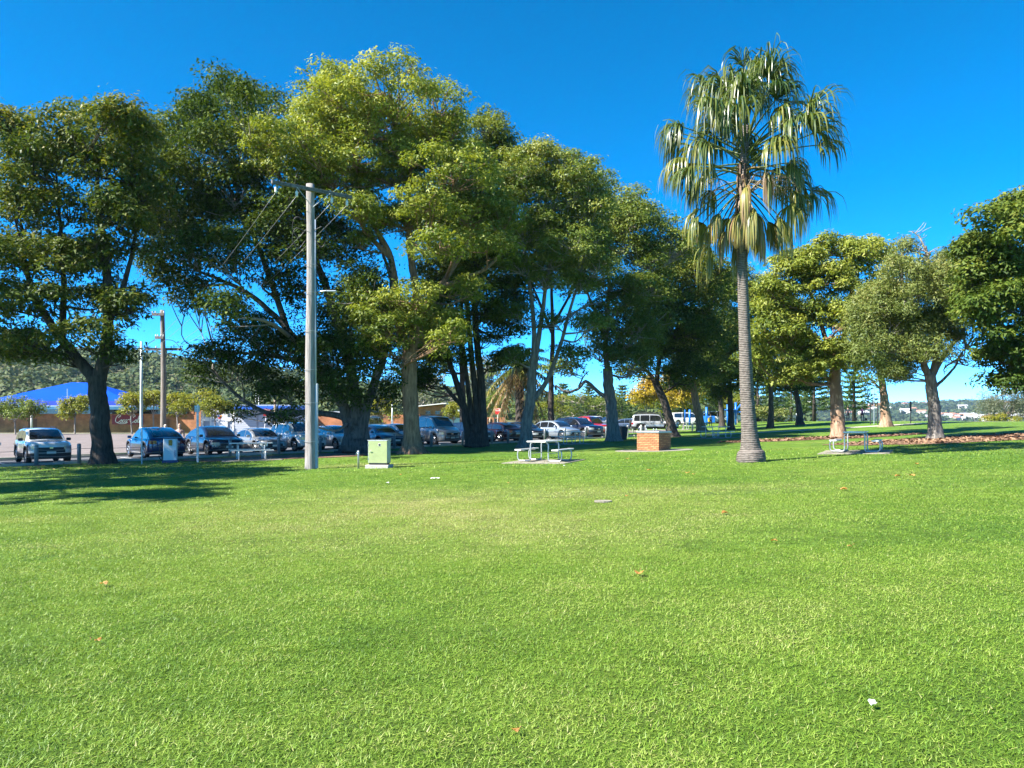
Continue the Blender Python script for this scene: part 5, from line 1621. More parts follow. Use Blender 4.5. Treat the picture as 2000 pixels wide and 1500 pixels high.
def sign(px, Y, ytop, label, lean=0.0, w=.30, h=.42, m=None, post=None, text=None):
    B = base(px, Y); root = empty('street_sign', B, math.atan2(-B.y, -B.x) + R(90), label, 'sign')
    root.rotation_euler = (0, lean, root.rotation_euler[2])
    top = at(px, ytop, Y).z - B.z
    MB().lathe([(.03, -.2), (.03, top)], 8).build('post', post or STEEL, root)
    if m:
        pn = MB().box((0, -.045, top - h / 2), (w, .012, h)).build('panel', m, root, bevel=.003)
        MB().box((0, -.053, top - h * .28), (w * .82, .005, h * .4)).build('symbol', CAPW, pn)
        MB().box((0, -.057, top - h * .28), (w * .5, .005, h * .22)).build('symbol_bar', m, pn)
    return root
SRED = pbr('sign_red', (0.55, 0.035, 0.03), .45)
sign(513, 62, 798, 'red no stopping sign on a leaning white post behind the sedan', R(8), .50, .62, SRED, CAPW)
sign(972, 74, 797, 'red sign on a thin pole right of the thick stems', 0, .48, .62, SRED, CAPW)
sign(387, 33.6, 790, 'thin grey sign post between the blue and navy cars', 0)
sign(277, 33.2, 838, 'thin low steel post left of the white charger', 0)
sign(385, 33.9, 792, 'small grey sign on a post right of the charger', 0, .22, .3, STEEL)
# ------------------------------------------------------------------ hills, wood, far town
def ridge_left(X):
    """height of the wooded hill at the left"""
    return np.interp(X, [-900, -420, -297, -230, -184, -150, -118, -60, 0, 60, 140], [30, 40, 37, 36, 33, 29, 24, 18, 11, 6, 0])
def hill_z(X, Y):
    n = 2.2 * np.sin(X * .021 + 1) * np.cos(Y * .017) + 1.2 * np.sin(X * .06 + Y * .05)
    f = sm(190, 430, Y) * (1 - sm(470, 700, Y))
    return .1 + (ridge_left(X) + n * np.clip(ridge_left(X) / 20, 0, 1)) * f
hx = np.linspace(-900, 140, 105); hy = np.linspace(185, 700, 45)
HX, HY = np.meshgrid(hx, hy)
V = np.dstack([HX, HY, hill_z(HX, HY) - .4]).reshape(-1, 3)
w = len(hx); i = np.arange(len(hy) - 1)[:, None] * w; j = np.arange(w - 1)[None]
Q = np.stack([i + j, i + j + 1, i + w + j + 1, i + w + j], -1).reshape(-1, 4)
o = quads('hill', V, Q, pbr('hill_ground', (0.075, 0.085, 0.03), .95, scale=.05, col2=(0.13, 0.12, 0.05), bump=.3), smooth=True)
o['kind'] = 'structure'
def card_crowns(c, r, per, size, rng, squash=.8):
    """small leafy cards over round crowns (far trees)"""
    n = len(c) * per
    idx = np.repeat(np.arange(len(c)), per)
    d = rng.normal(size=(n, 3)); d /= np.linalg.norm(d, axis=1)[:, None]
    d[:, 2] = np.where(d[:, 2] < -.3, -d[:, 2], d[:, 2])
    rr = r[idx][:, None] * (rng.uniform(.55, 1.1, n) + .15 * np.sin(d[:, 0] * 5 + idx) * np.cos(d[:, 2] * 4 + idx * .7))[:, None]
    p = c[idx] + d * rr * np.array([1, 1, squash])
    nrm = d + rng.normal(size=(n, 3)) * .35; nrm[:, 2] += .3; nrm /= np.linalg.norm(nrm, axis=1)[:, None]
    t = np.cross(nrm, rng.normal(size=(n, 3))); t /= np.linalg.norm(t, axis=1)[:, None] + 1e-9
    s = np.cross(nrm, t)
    a = (size * rng.uniform(.6, 1.3, n))[:, None]
    V = np.stack([p - t * a, p - s * a * .6, p + t * a, p + s * a * .6], 1).reshape(-1, 3)
    tint = np.clip(rng.uniform(.2, .7, len(c))[idx] + rng.normal(0, .12, n), 0, 1)
    return V, np.arange(4 * n).reshape(-1, 4), tint
FOREST = leaf_mat('leaf_forest', [(0.020, 0.042, 0.018), (0.045, 0.075, 0.026), (0.085, 0.110, 0.035), (0.15, 0.15, 0.06)], .2, .7, .2)
def forest():
    rng = np.random.default_rng(31)
    n = 5200
    X = rng.uniform(-460, 135, n); Y = rng.uniform(215, 455, n)
    ok = (X / Y > -.78) & (ridge_left(X) > 4)
    # a few rocky openings
    ok &= np.sin(X * .045 + 2) * np.sin(Y * .06 + X * .01) < .9
    X, Y = X[ok], Y[ok]
    r = rng.uniform(1.8, 4.2, len(X)) * rng.uniform(.8, 1.25, len(X))
    c = np.stack([X, Y, hill_z(X, Y) + r * .7], 1)
    V, Q, t = card_crowns(c, r, 24, 1.1, rng, .95)
    tag(quads('forest', V, Q, FOREST, tint=t), 'grey green bushland covering the hill behind the blue canopy', 'forest', kind='stuff')
forest()

# far shore beyond the lake
def shore_z(X, Y):
    return -4 + (np.interp(X, [-300, 0, 300, 620, 760, 900, 1100, 1500, 1900, 2600], [30, 42, 52, 54, 60, 52, 40, 52, 50, 40]) + 6 * np.sin(X * .012) + 4 * np.sin(X * .031 + 1)) * sm(1350, 2050, Y)
sx = np.linspace(-300, 2600, 100); sy = np.linspace(1300, 2300, 30)
SX, SY = np.meshgrid(sx, sy)
V = np.dstack([SX, SY, shore_z(SX, SY)]).reshape(-1, 3)
w = len(sx); i = np.arange(len(sy) - 1)[:, None] * w; j = np.arange(w - 1)[None]
Q = np.stack([i + j, i + j + 1, i + w + j + 1, i + w + j], -1).reshape(-1, 4)
o = quads('far_shore', V, Q, pbr('shore_ground', (0.055, 0.075, 0.045), .95, var=.4, scale=.02), smooth=True); o['kind'] = 'structure'
def far_wood():
    rng = np.random.default_rng(41)
    n = 5200
    X = rng.uniform(350, 1750, n); Y = rng.uniform(1380, 2100, n)
    r = rng.uniform(5, 11, n)
    c = np.stack([X, Y, shore_z(X, Y) + r * .5], 1)
    V, Q, t = card_crowns(c, r, 8, 5.0, rng)
    tag(quads('far_wood', V, Q, FOREST, tint=t * .8), 'dark wooded far shore seen under the trees at right', 'forest', kind='stuff')
    # houses on that shore
    HW = [pbr('far_house_white', (0.62, 0.60, 0.56), .8), pbr('far_house_tan', (0.45, 0.38, 0.30), .8)]
    HR = [pbr('far_roof_grey', (0.30, 0.29, 0.29), .8), pbr('far_roof_red', (0.34, 0.16, 0.10), .8), pbr('far_roof_white', (0.60, 0.60, 0.60), .7)]
    protos = {}
    for a, m in enumerate(HW):
        for b_, rm in enumerate(HR):
            wl = MB().box((0, 0, 3), (16, 11, 7)); rf = MB().prism([(-8.6, -6.2, 6.4), (-8.6, 6.2, 6.4), (-8.6, 0, 9.6)], (17.2, 0, 0))
            protos[(a, b_)] = (wl, m, rf, rm, {})
    k = 0
    while k < 95:
        x, y = rng.uniform(520, 1420), rng.uniform(1380, 1950)
        if k < 55: x = rng.uniform(870, 1330); y = rng.uniform(1370, 1560)
        pxx = 1000 + x / y * F
        if not (1470 < pxx < 2000): continue
        z = shore_z(x, y)
        key = (int(rng.integers(0, 2)) if rng.random() < .3 else 0, int(rng.integers(0, 3)))
        wl, m, rf, rm, cache = protos[key]
        root = empty('far_house', (x, y, float(z) + 4.0), rng.uniform(-.6, .6), 'small pale house among the trees on the far shore', 'house', 'houses on the far shore')
        s = rng.uniform(.7, 1.3); root.scale = (s, s, s)
        if not cache:
            for nm, b, mm in (('wall', wl, m), ('roof', rf, rm)):
                d = bpy.data.meshes.new(nm); d.from_pydata(b.v, [], b.f); d.materials.append(mm); cache[nm] = d
        for nm in ('wall', 'roof'):
            q = bpy.data.objects.new(nm, cache[nm]); COL.objects.link(q); q.parent = root
        k += 1
far_wood()

# ------------------------------------------------------------------ buildings at the left
def brick_mat(name, c1, c2, mortar, scale=1.0):
    m, n, out = new_mat(name)
    tc = n.nodes.new('ShaderNodeTexCoord'); mp = n.nodes.new('ShaderNodeMapping')
    mp.inputs['Rotation'].default_value = (R(90), 0, 0)
    n.links.new(tc.outputs['Object'], mp.inputs[0])
    br = n.nodes.new('ShaderNodeTexBrick')
    br.inputs['Scale'].default_value = scale; br.inputs['Brick Width'].default_value = .24; br.inputs['Row Height'].default_value = .086; br.inputs['Mortar Size'].default_value = .006
    br.inputs['Color1'].default_value = (*c1, 1); br.inputs['Color2'].default_value = (*c2, 1); br.inputs['Mortar'].default_value = (*mortar, 1)
    n.links.new(mp.outputs[0], br.inputs['Vector'])
    nz = n.nodes.new('ShaderNodeTexNoise'); nz.inputs['Scale'].default_value = 1.3; nz.inputs['Detail'].default_value = 5
    n.links.new(tc.outputs['Object'], nz.inputs['Vector'])
    rp = ramp(n, [(.3, (.62, .62, .62)), (.7, (1.25, 1.2, 1.15))]); n.links.new(nz.outputs[0], rp.inputs[0])
    mx = n.nodes.new('ShaderNodeMix'); mx.data_type = 'RGBA'; mx.blend_type = 'MULTIPLY'; mx.inputs['Factor'].default_value = 1
    n.links.new(br.outputs['Color'], mx.inputs['A']); n.links.new(rp.outputs[0], mx.inputs['B'])
    b = n.nodes.new('ShaderNodeBsdfPrincipled'); b.inputs['Roughness'].default_value = .9
    n.links.new(mx.outputs['Result'], b.inputs['Base Color']); n.links.new(b.outputs[0], out.inputs[0])
    return m
BRK = brick_mat('brick_wall', (0.36, 0.135, 0.050), (0.28, 0.098, 0.038), (0.30, 0.21, 0.15))
BRK2 = brick_mat('brick_orange', (0.40, 0.15, 0.06), (0.33, 0.12, 0.05), (0.33, 0.26, 0.2))
FASC = pbr('blue_fascia', (0.035, 0.14, 0.24), .4, .1, var=.08, scale=1)
FASB = pbr('bright_blue_fascia', (0.02, 0.10, 0.42), .4, .1)
GREYW = pbr('grey_cladding', (0.34, 0.36, 0.40), .6, var=.06, scale=.6)
ROOFM = pbr('metal_roof', (0.40, 0.42, 0.43), .4, .4)
DARKW = pbr('dark_window', (0.012, 0.013, 0.016), .08, 0, .8)
def brick_block():
    Y = 92.0
    x0, x1 = (-160 - 1000) / F * Y, (396 - 1000) / F * Y
    z0 = .1
    root = empty('brick_building', ((x0 + x1) / 2, Y, z0), 0, 'long low brick building with blue fascia and painted red sign', 'building')
    wd = x1 - x0
    MB().box((0, 4, 1.4), (wd, 8, 2.8)).build('wall', BRK, root)
    MB().box((0, 3.6, 2.62), (wd * .9, 7.9, .5)).build('high_window', DARKW, root)
    for k in range(14):
        x = -wd / 2 + wd * (k + .5) / 14
        MB().box((x, -.03, 2.62), (.35, .06, .52)).build('pier', BRK, root)
    MB().box((-wd * .06, 3.4, 3.08), (wd * .88, 9.6, .42)).build('fascia', FASC, root, bevel=.02)
    MB().box((-wd * .06, 3.4, 3.33), (wd * .88 - .5, 9.2, .10)).build('roof', ROOFM, root)
    for px in (72,):
        MB().lathe([(.12, 0), (.12, 3.2)], 10, ((px - 1000) / F * Y - (x0 + x1) / 2, -1.0, 0)).build('downpipe', POSTW, root, smooth=True)
    for k in range(5):
        x = -wd / 2 + 6 + k * 8.2
        MB().box((x, -.012, .95), (1.1, .03, 1.6)).build('bricked_door', pbr('brown_door', (0.13, 0.055, 0.028), .8), root)
    # red painted sign with white script
    cx = (250 - 1000) / F * Y - (x0 + x1) / 2
    sg = MB().box((cx, -.03, 1.62), (3.9, .05, 1.15)).build('sign_panel', pbr('sign_maroon', (0.20, 0.016, 0.022), .6, var=.15, scale=2), root)
    strokes = {
        'C': [[(.95, 1.25), (.85, 1.55), (.5, 1.6), (.12, 1.1), (.08, .4), (.45, .02), (.9, .2), (1.1, .5)], [(.95, 1.25), (.7, 1.25), (.62, 1.0)]],
        'o': [[(.25, .62), (.05, .35), (.15, .02), (.42, .1), (.48, .45), (.25, .62), (.3, .42), (.6, .5)]],
        'c': [[(.42, .5), (.25, .62), (.05, .3), (.2, .02), (.5, .2)]],
        'a': [[(.45, .55), (.2, .62), (.04, .28), (.2, .02), (.42, .3), (.47, .6), (.45, .1), (.62, .12)]],
        'l': [[(.02, .2), (.35, .9), (.38, 1.35), (.2, 1.3), (.12, .6), (.2, .05), (.45, .15)]],
        '-': [[(.0, .62), (.35, .68)]],
    }
    b = MB(); pen = 0.0; sc = .60
    for ch, adv in (('C', 1.0), ('o', .52), ('c', .48), ('a', .60), ('-', .42), ('C', 1.0), ('o', .52), ('l', .42), ('a', .6)):
        for stv in strokes[ch]:
            pts = spline([(pen + p[0] + .22 * p[1], 0, p[1]) for p in stv], 18)
            b.tube([(cx - 1.62 + q[0] * sc, -.07, 1.28 + q[2] * sc) for q in pts], .045, 5)
        pen += adv
    # the tail of the first capital runs under the word
    pts = spline([(.45, 0, .02), (1.2, 0, -.22), (2.2, 0, -.15), (2.7, 0, .1)], 14)
    b.tube([(cx - 1.62 + q[0] * sc, -.07, 1.28 + q[2] * sc) for q in pts], .04, 5)
    b.build('lettering', CAPW, sg)
brick_block()

def blue_canopy():
    Y = 118.0
    f = lambda px, py: at(px, py, Y)
    B = base(110, Y)
    root = empty('shade_canopy', B, 0, 'large bright blue hipped canopy behind the brick building', 'canopy')
    T = pbr('blue_canvas', (0.001, 0.055, 0.40), .8, 0, .08, var=.06, scale=.5)
    pk = f(108, 742) - B; l = f(-30, 783) - B; r = f(250, 783) - B
    z = l.z; d = 14
    pts = [(l.x, 0, z), (r.x, 0, z), (r.x, d, z), (l.x, d, z), (pk.x - 1.5, d / 2, pk.z), (pk.x + 2.0, d / 2, pk.z - .1)]
    b = MB().add(pts, [(0, 1, 5, 4), (1, 2, 5), (2, 3, 4, 5), (3, 0, 4)])
    b.build('canvas', T, root)
    v = MB()
    zz = z - 1.0
    v.add([(l.x, 0, z), (r.x, 0, z), (r.x, 0, zz), (l.x, 0, zz)], [(0, 1, 2, 3)]).add([(r.x, 0, z), (r.x, d, z), (r.x, d, zz), (r.x, 0, zz)], [(0, 1, 2, 3)])
    v.build('valance', pbr('blue_valance', (0.003, 0.035, 0.40), .6), root)
    for x in np.linspace(l.x + .3, r.x - .3, 5):
        for y in (.2, d - .2):
            MB().lathe([(.12, 0), (.12, z)], 8, (x, y, 0)).build('post', POSTW, root)
    MB().tube([(f(139, 760) - B) + Vector((0, -1, 0)), (f(139, 800) - B) + Vector((0, -1, 0))], .08, 6).build('vent_pipe', STEEL, root)
blue_canopy()

def club():
    Y = 88.0
    B = base(505, Y); B.z = .1
    X = lambda px: (px - 1000) / F * Y - B.x
    Zp = lambda py: EYE + (HZ - py) / F * Y - B.z
    root = empty('club_building', B, 0, 'grey clad hall with bright blue fascia and swim centre sign', 'building')
    MB().box(((X(392) + X(600)) / 2, 5, Zp(803) / 2), (X(600) - X(392), 9.9, Zp(803))).build('wall', GREYW, root)
    MB().box(((X(455) + X(580)) / 2, 4.2, (Zp(793) + Zp(800)) / 2), (X(580) - X(455), 10.6, Zp(793) - Zp(800))).build('fascia', FASB, root, bevel=.03)
    MB().box(((X(455) + X(580)) / 2, 4.4, Zp(793) + .08), (X(580) - X(455) - .6, 10, .14)).build('roof', ROOFM, root)
    for px in (396, 412, 443, 456):
        MB().box((X(px), -.03, Zp(803) / 2), (.22, .12, Zp(803) - .1)).build('column', CAPW, root)
    for a, b in ((458, 502), (506, 548), (552, 590)):
        dr = MB().box(((X(a) + X(b)) / 2, -.005, 1.15), (X(b) - X(a), .09, 2.2)).build('roller_door', pbr('roller_grey', (0.40, 0.42, 0.46), .5), root)
        for k in range(9):
            MB().box(((X(a) + X(b)) / 2, -.06, .2 + k * .24), (X(b) - X(a) - .08, .02, .05)).build('slat', GREYW, dr)
    pn = MB().box(((X(412) + X(442)) / 2, -.05, Zp(816)), (X(442) - X(412), .05, 2.1)).build('sign_panel', pbr('sign_pale', (0.55, 0.56, 0.58), .5), root)
    INK = pbr('sign_ink', (0.02, 0.03, 0.08), .6)
    text_mesh('lettering', 'Swim Centres', .30, INK, pn, ((X(412) + X(442)) / 2, -.085, Zp(822)), (R(90), 0, 0), .004)
    MB().tube(spline([(X(431), -.09, Zp(805)), (X(427), -.09, Zp(807)), (X(427), -.09, Zp(812)), (X(430), -.09, Zp(814))], 12), .07, 6).build('blue_arc', FASB, pn)
    MB().box((X(429.5), -.09, Zp(815)), (.32, .03, .35), 0).build('red_mark', SRED, pn)
    MB().box((X(432.5), -.09, Zp(812.5)), (.2, .03, .18), 0).build('orange_mark', pbr('sign_orange', (0.6, 0.22, 0.03), .6), pn)
    for px in (402, 449):
        MB().box((X(px), -.12, Zp(819)), (.95, .03, .42)).build('white_notice', CAPW, root)
    for px, hh in ((488, 3.2), (494, 4.4)):
        MB().tube([(X(px), 2, Zp(793)), (X(px), 2, Zp(793) + hh * .6)], .05, 6).build('mast', CAPW, root)
    MB().box((X(568), -.06, Zp(822)), (.9, .04, .8)).build('dark_notice', PLAST, root)
    # brick end wall
    MB().box(((X(600) + X(720)) / 2, 6, 1.25), (X(720) - X(600), 8, 2.5)).build('end_wall', BRK, root)
    MB().box(((X(600) + X(720)) / 2, 6, 2.58), (X(720) - X(600) + .3, 8.4, .16)).build('end_roof', ROOFM, root)
    MB().lathe([(.16, 0), (.16, 4.5)], 10, (X(553), -3, 0)).build('post', pbr('tan_post', (0.3, 0.24, 0.17), .8), root)
club()
def skillion():
    Y = 100.0
    B = base(835, Y); B.z = .1
    X = lambda px: (px - 1000) / F * Y - B.x
    Zp = lambda py: EYE + (HZ - py) / F * Y - B.z
    root = empty('skillion_building', B, 0, 'orange brick building with sloping white roof behind the van', 'building')
    pts = [(X(815), 0, 0), (X(866), 0, 0), (X(866), 0, Zp(791)), (X(815), 0, Zp(796))]
    MB().prism(pts, (0, 9, 0)).build('wall', BRK2, root)
    r0 = [(X(806), -1.0, Zp(795.5)), (X(873), -1.0, Zp(788.5)), (X(873), -1.0, Zp(787)), (X(806), -1.0, Zp(794))]
    MB().prism(r0, (0, 11, 0)).build('roof', CAPW, root)
    for px in (836, 855):
        wn = MB().box((X(px), -.02, Zp(806)), (X(px + 4.5) - X(px - 4.5), .06, .36 * 1.0)).build('window', DARKW, root)
        MB().box((X(px), -.06, Zp(806)), (.05, .04, .36)).build('mullion', STEEL, wn)
        MB().box((X(px), -.06, Zp(806) + .2), (.75, .05, .05)).build('frame', STEEL, wn)
        MB().box((X(px), -.06, Zp(806) - .2), (.75, .05, .05)).build('frame', STEEL, wn)
    MB().box(((X(866) + X(900)) / 2, 3.2, Zp(800) / 2), (X(900) - X(866), 6, Zp(800))).build('pale_wing', pbr('pale_blue_wall', (0.45, 0.52, 0.58), .7, var=.06, scale=.5), root)
    MB().box(((X(720) + X(812)) / 2, 5, 1.2), (X(812) - X(720), 6, 2.4)).build('garden_wall', BRK, root)
    MB().box(((X(900) + X(985)) / 2, 6, 1.0), (X(985) - X(900), 3, 2.0)).build('low_wall', BRK2, root)
    for a in (920, 938, 954, 968):
        MB().box((X(a), 4.45, 1.0), (.5, .1, 1.6)).build('gate', DARKW, root)
skillion()

# ------------------------------------------------------------------ street and background trees
def small_tree(px, Y, ybase, cy, rx, ry, leaf, label, seed, n=2600, bark='twig', name='street_tree', group='small street trees', L=.26):
    r = np.random.default_rng(seed)
    cl = [(px + r.normal(0, rx * .45), cy + r.normal(0, ry * .45), rx * .5, ry * .45) for _ in range(6)]
    cl += [(px, cy - ry * .4, rx * .5, ry * .4), (px - rx * .55, cy + ry * .2, rx * .4, ry * .35), (px + rx * .55, cy + ry * .2, rx * .4, ry * .35)]
    return tree(name, label, px, Y, [([(px, ybase), (px + r.normal(0, 1), (ybase + cy) / 2), (px, cy)], .09 * Y / 80, .04), ([(px, (ybase + cy) / 2), (px - rx * .4, cy)], .05, .02), ([(px, (ybase + cy) / 2), (px + rx * .4, cy)], .05, .02)],
                cl, leaf, bark, n, L, L * .55, .55, .7, seed=seed, group=group, back=.6, fl=(.2, 4, .4), twig=.2)
small_tree(30, 80, 848, 797, 45, 26, 'mid', 'dark leaved street tree above the white SUV roof', 201, 3200)
small_tree(146, 84, 845, 790, 28, 20, 'lime', 'small lime green street tree left of the dark trunk', 202)
small_tree(258, 86, 845, 783, 30, 17, 'lime', 'small yellow green street tree before the red sign', 203)
small_tree(300, 87, 845, 780, 28, 20, 'lime', 'yellow green street tree left of the brown pole', 204)
small_tree(348, 86, 845, 783, 34, 20, 'lime', 'yellow green street tree right of the brown pole', 205)
small_tree(420, 80, 846, 792, 32, 26, 'lime', 'yellow green street tree before the grey hall', 206)
small_tree(740, 86, 840, 800, 34, 20, 'lime', 'small lime tree above the cream van', 207)
small_tree(886, 88, 838, 804, 18, 16, 'lime', 'tiny lime tree beside the pale blue wall', 208, 1500)
small_tree(965, 100, 838, 792, 40, 22, 'mid', 'green roadside tree behind the red sign', 209, 2600)
small_tree(1040, 108, 836, 800, 36, 18, 'mid', 'green roadside tree below the date palm', 210, 2200)
small_tree(1085, 112, 836, 795, 40, 22, 'lime', 'light green roadside tree right of the date palm', 211, 2600)
small_tree(1140, 115, 836, 792, 40, 26, 'mid', 'green roadside tree left of the bent limb trunk', 212, 2600)
small_tree(1195, 118, 836, 795, 40, 24, 'mid', 'green roadside tree behind the bent limb trunk', 213, 2600)
small_tree(1262, 96, 836, 765, 42, 36, 'yellow', 'golden yellow plane tree behind the four wheel drive', 214, 4200, 'grey', 'plane_tree', None, .34)
small_tree(1335, 92, 836, 768, 40, 30, 'yellow', 'yellowing plane tree behind the leaning tree', 215, 3400, 'grey', 'plane_tree', None, .34)
small_tree(830, 150, 838, 770, 60, 40, 'grey', 'tall grey green gum tree behind the sloping roof', 216, 4200, 'twig', 'gum_tree', None, .5)
small_tree(960, 165, 838, 745, 50, 60, 'grey', 'tall pale gum tree behind the thick stems', 217, 4200, 'twig', 'gum_tree', None, .5)
small_tree(1440, 112, 832, 790, 30, 20, 'lime', 'lime green tree behind the blue play frame', 218, 2000)
small_tree(1500, 105, 830, 805, 40, 14, 'olive', 'low olive shrubbery right of the palm trunk', 219, 2200, 'twig', 'shrub', None, .3)

def pine(px, Y, ytop, half, label, seed, ybase=None):
    """Norfolk pine: straight stem, tiers of level branches"""
    rng = np.random.default_rng(seed)
    B = base(px, Y); root = empty('norfolk_pine', B, 0, label, 'pine tree', 'norfolk pines')
    top = at(px, ytop, Y).z - B.z; Rw = half * Y / F
    MB().lathe([(.28, -.1), (.2, top * .3), (.05, top)], 10).build('trunk', BARK['dark'], root, smooth=True)
    z = 1.6; c = []; rr = []
    while z < top - .2:
        f = (z - 1.6) / (top - 1.6)
        L = Rw * (1 - f) ** .75 + .25
        for a in range(7):
            th = a * 2 * math.pi / 7 + z * 1.3
            for u in np.linspace(.25, 1, max(3, int(L / .45))):
                c.append((L * u * math.cos(th), L * u * math.sin(th), z + .22 * L * u * u + rng.normal(0, .05))); rr.append(.34 * (1.15 - .5 * u))
        z += .75 * (1 - .35 * f)
    V, Q, t = leaves(np.array(c), np.array(rr), len(c) * 15, .50, .13, .5, rng, .0, .6, None)
    quads('crown', V, Q, LEAF['pine'], root, tint=t)
pine(1590, 105, 670, 62, 'dark tiered pine between leaning trunk and peeling trunk', 301)
pine(1668, 98, 690, 46, 'dark tiered pine right of the peeling trunk', 302)
pine(1100, 135, 745, 36, 'tiered green pine left of the bent limb tree', 303)
pine(1150, 140, 750, 34, 'tiered green pine right beside the bent limb tree', 304)
pine(1215, 138, 748, 34, 'tiered green pine behind the yellow plane tree', 305)
pine(1480, 120, 690, 66, 'yellow green tiered pine behind the palm trunk', 306)

pine(1545, 128, 700, 60, 'dark tiered pine behind the dark leaning trunk', 307)
pine(1440, 135, 705, 60, 'green tiered pine behind the palm and shaded trunks', 308)
small_tree(1385, 118, 830, 770, 60, 40, 'mid', 'broad green tree closing the view behind the tan trunk', 220, 5200, 'dark', 'broad_tree', None, .4)
small_tree(1300, 125, 832, 775, 60, 40, 'lime', 'light green tree behind the four wheel drive', 221, 4200, 'dark', 'broad_tree', None, .4)
# ------------------------------------------------------------------ playground and pale vehicles behind the trees
PBLUE = pbr('play_blue', (0.012, 0.14, 0.52), .4)
def playground():
    Y = 100
    B = base(1415, Y); X = lambda px: (px - 1415) / F * Y; Zp = lambda py: EYE + (HZ - py) / F * Y - B.z
    root = empty('play_frame', B, 0, 'bright blue playground climbing frame behind the palm trunk', 'playground')
    for px, py in ((1380, 795), (1421, 790), (1437, 786), (1337, 800), (1347, 800), (1460, 790)):
        MB().lathe([(.14, 0), (.14, Zp(py))], 8, (X(px), 0, 0)).build('post', PBLUE, root, smooth=True)
    MB().tube([(X(1420), 0, Zp(820)), (X(1450), 0, Zp(787))], .12, 6).build('beam', PBLUE, root)
    MB().tube([(X(1436), 0, Zp(805)), (X(1462), 0, Zp(805))], .10, 6).build('beam', PBLUE, root)
    MB().box((X(1385), 0, Zp(819)), (1.3, 1.2, .9)).build('panel', PBLUE, root, bevel=.05)
    MB().box((X(1383), -.64, Zp(820)), (.4, .05, .5)).build('yellow_panel', pbr('play_yellow', (0.6, 0.42, 0.02), .5), root)
    MB().box((X(1428), 0, Zp(800)), (1.4, 1.4, .12)).build('deck', PBLUE, root)
playground()
far_car('van', 1338, 116, R(8), WHT, 'white van parked behind the leaning tree', 'white vans beyond the trees')
far_car('van', 1388, 119, R(182), WHT, 'white van parked behind the tan trunk', 'white vans beyond the trees')
far_car('van', 1440, 118, R(5), WHT, 'white van parked behind the blue play frame', 'white vans beyond the trees')
def ladder():
    Y = 70
    B = base(1713, Y); X = lambda px: (px - 1713) / F * Y; Zp = lambda py: EYE + (HZ - py) / F * Y - B.z
    root = empty('ladder_frame', B, 0, 'tall thin steel ladder frame left of the flaking trunk', 'frame')
    for px in (1707, 1719):
        MB().tube([(X(px), 0, 0), (X(px), 0, Zp(742))], .045, 6).build('post', STEEL, root)
    for py in (746, 774, 787, 805):
        MB().tube([(X(1707), 0, Zp(py)), (X(1722), 0, Zp(py))], .03, 6).build('rung', STEEL, root)
    MB().tube([(X(1704), -1, 0), (X(1704), -1, Zp(784))], .05, 6).build('dark_post', PLAST, root)
    MB().tube([(X(1690), -1, 0), (X(1690), -1, Zp(790))], .05, 6).build('dark_post', PLAST, root)
    MB().tube([(X(1690), -1, Zp(789)), (X(1704), -1, Zp(789))], .03, 6).build('dark_rail', PLAST, root)
    MB().box((X(1745), -3, Zp(795)), (.12, .12, .9)).build('meter_box', PLAST, root)
    MB().tube([(X(1745), -3, 0), (X(1745), -3, Zp(791))], .04, 6).build('dark_post', PLAST, root)
ladder()

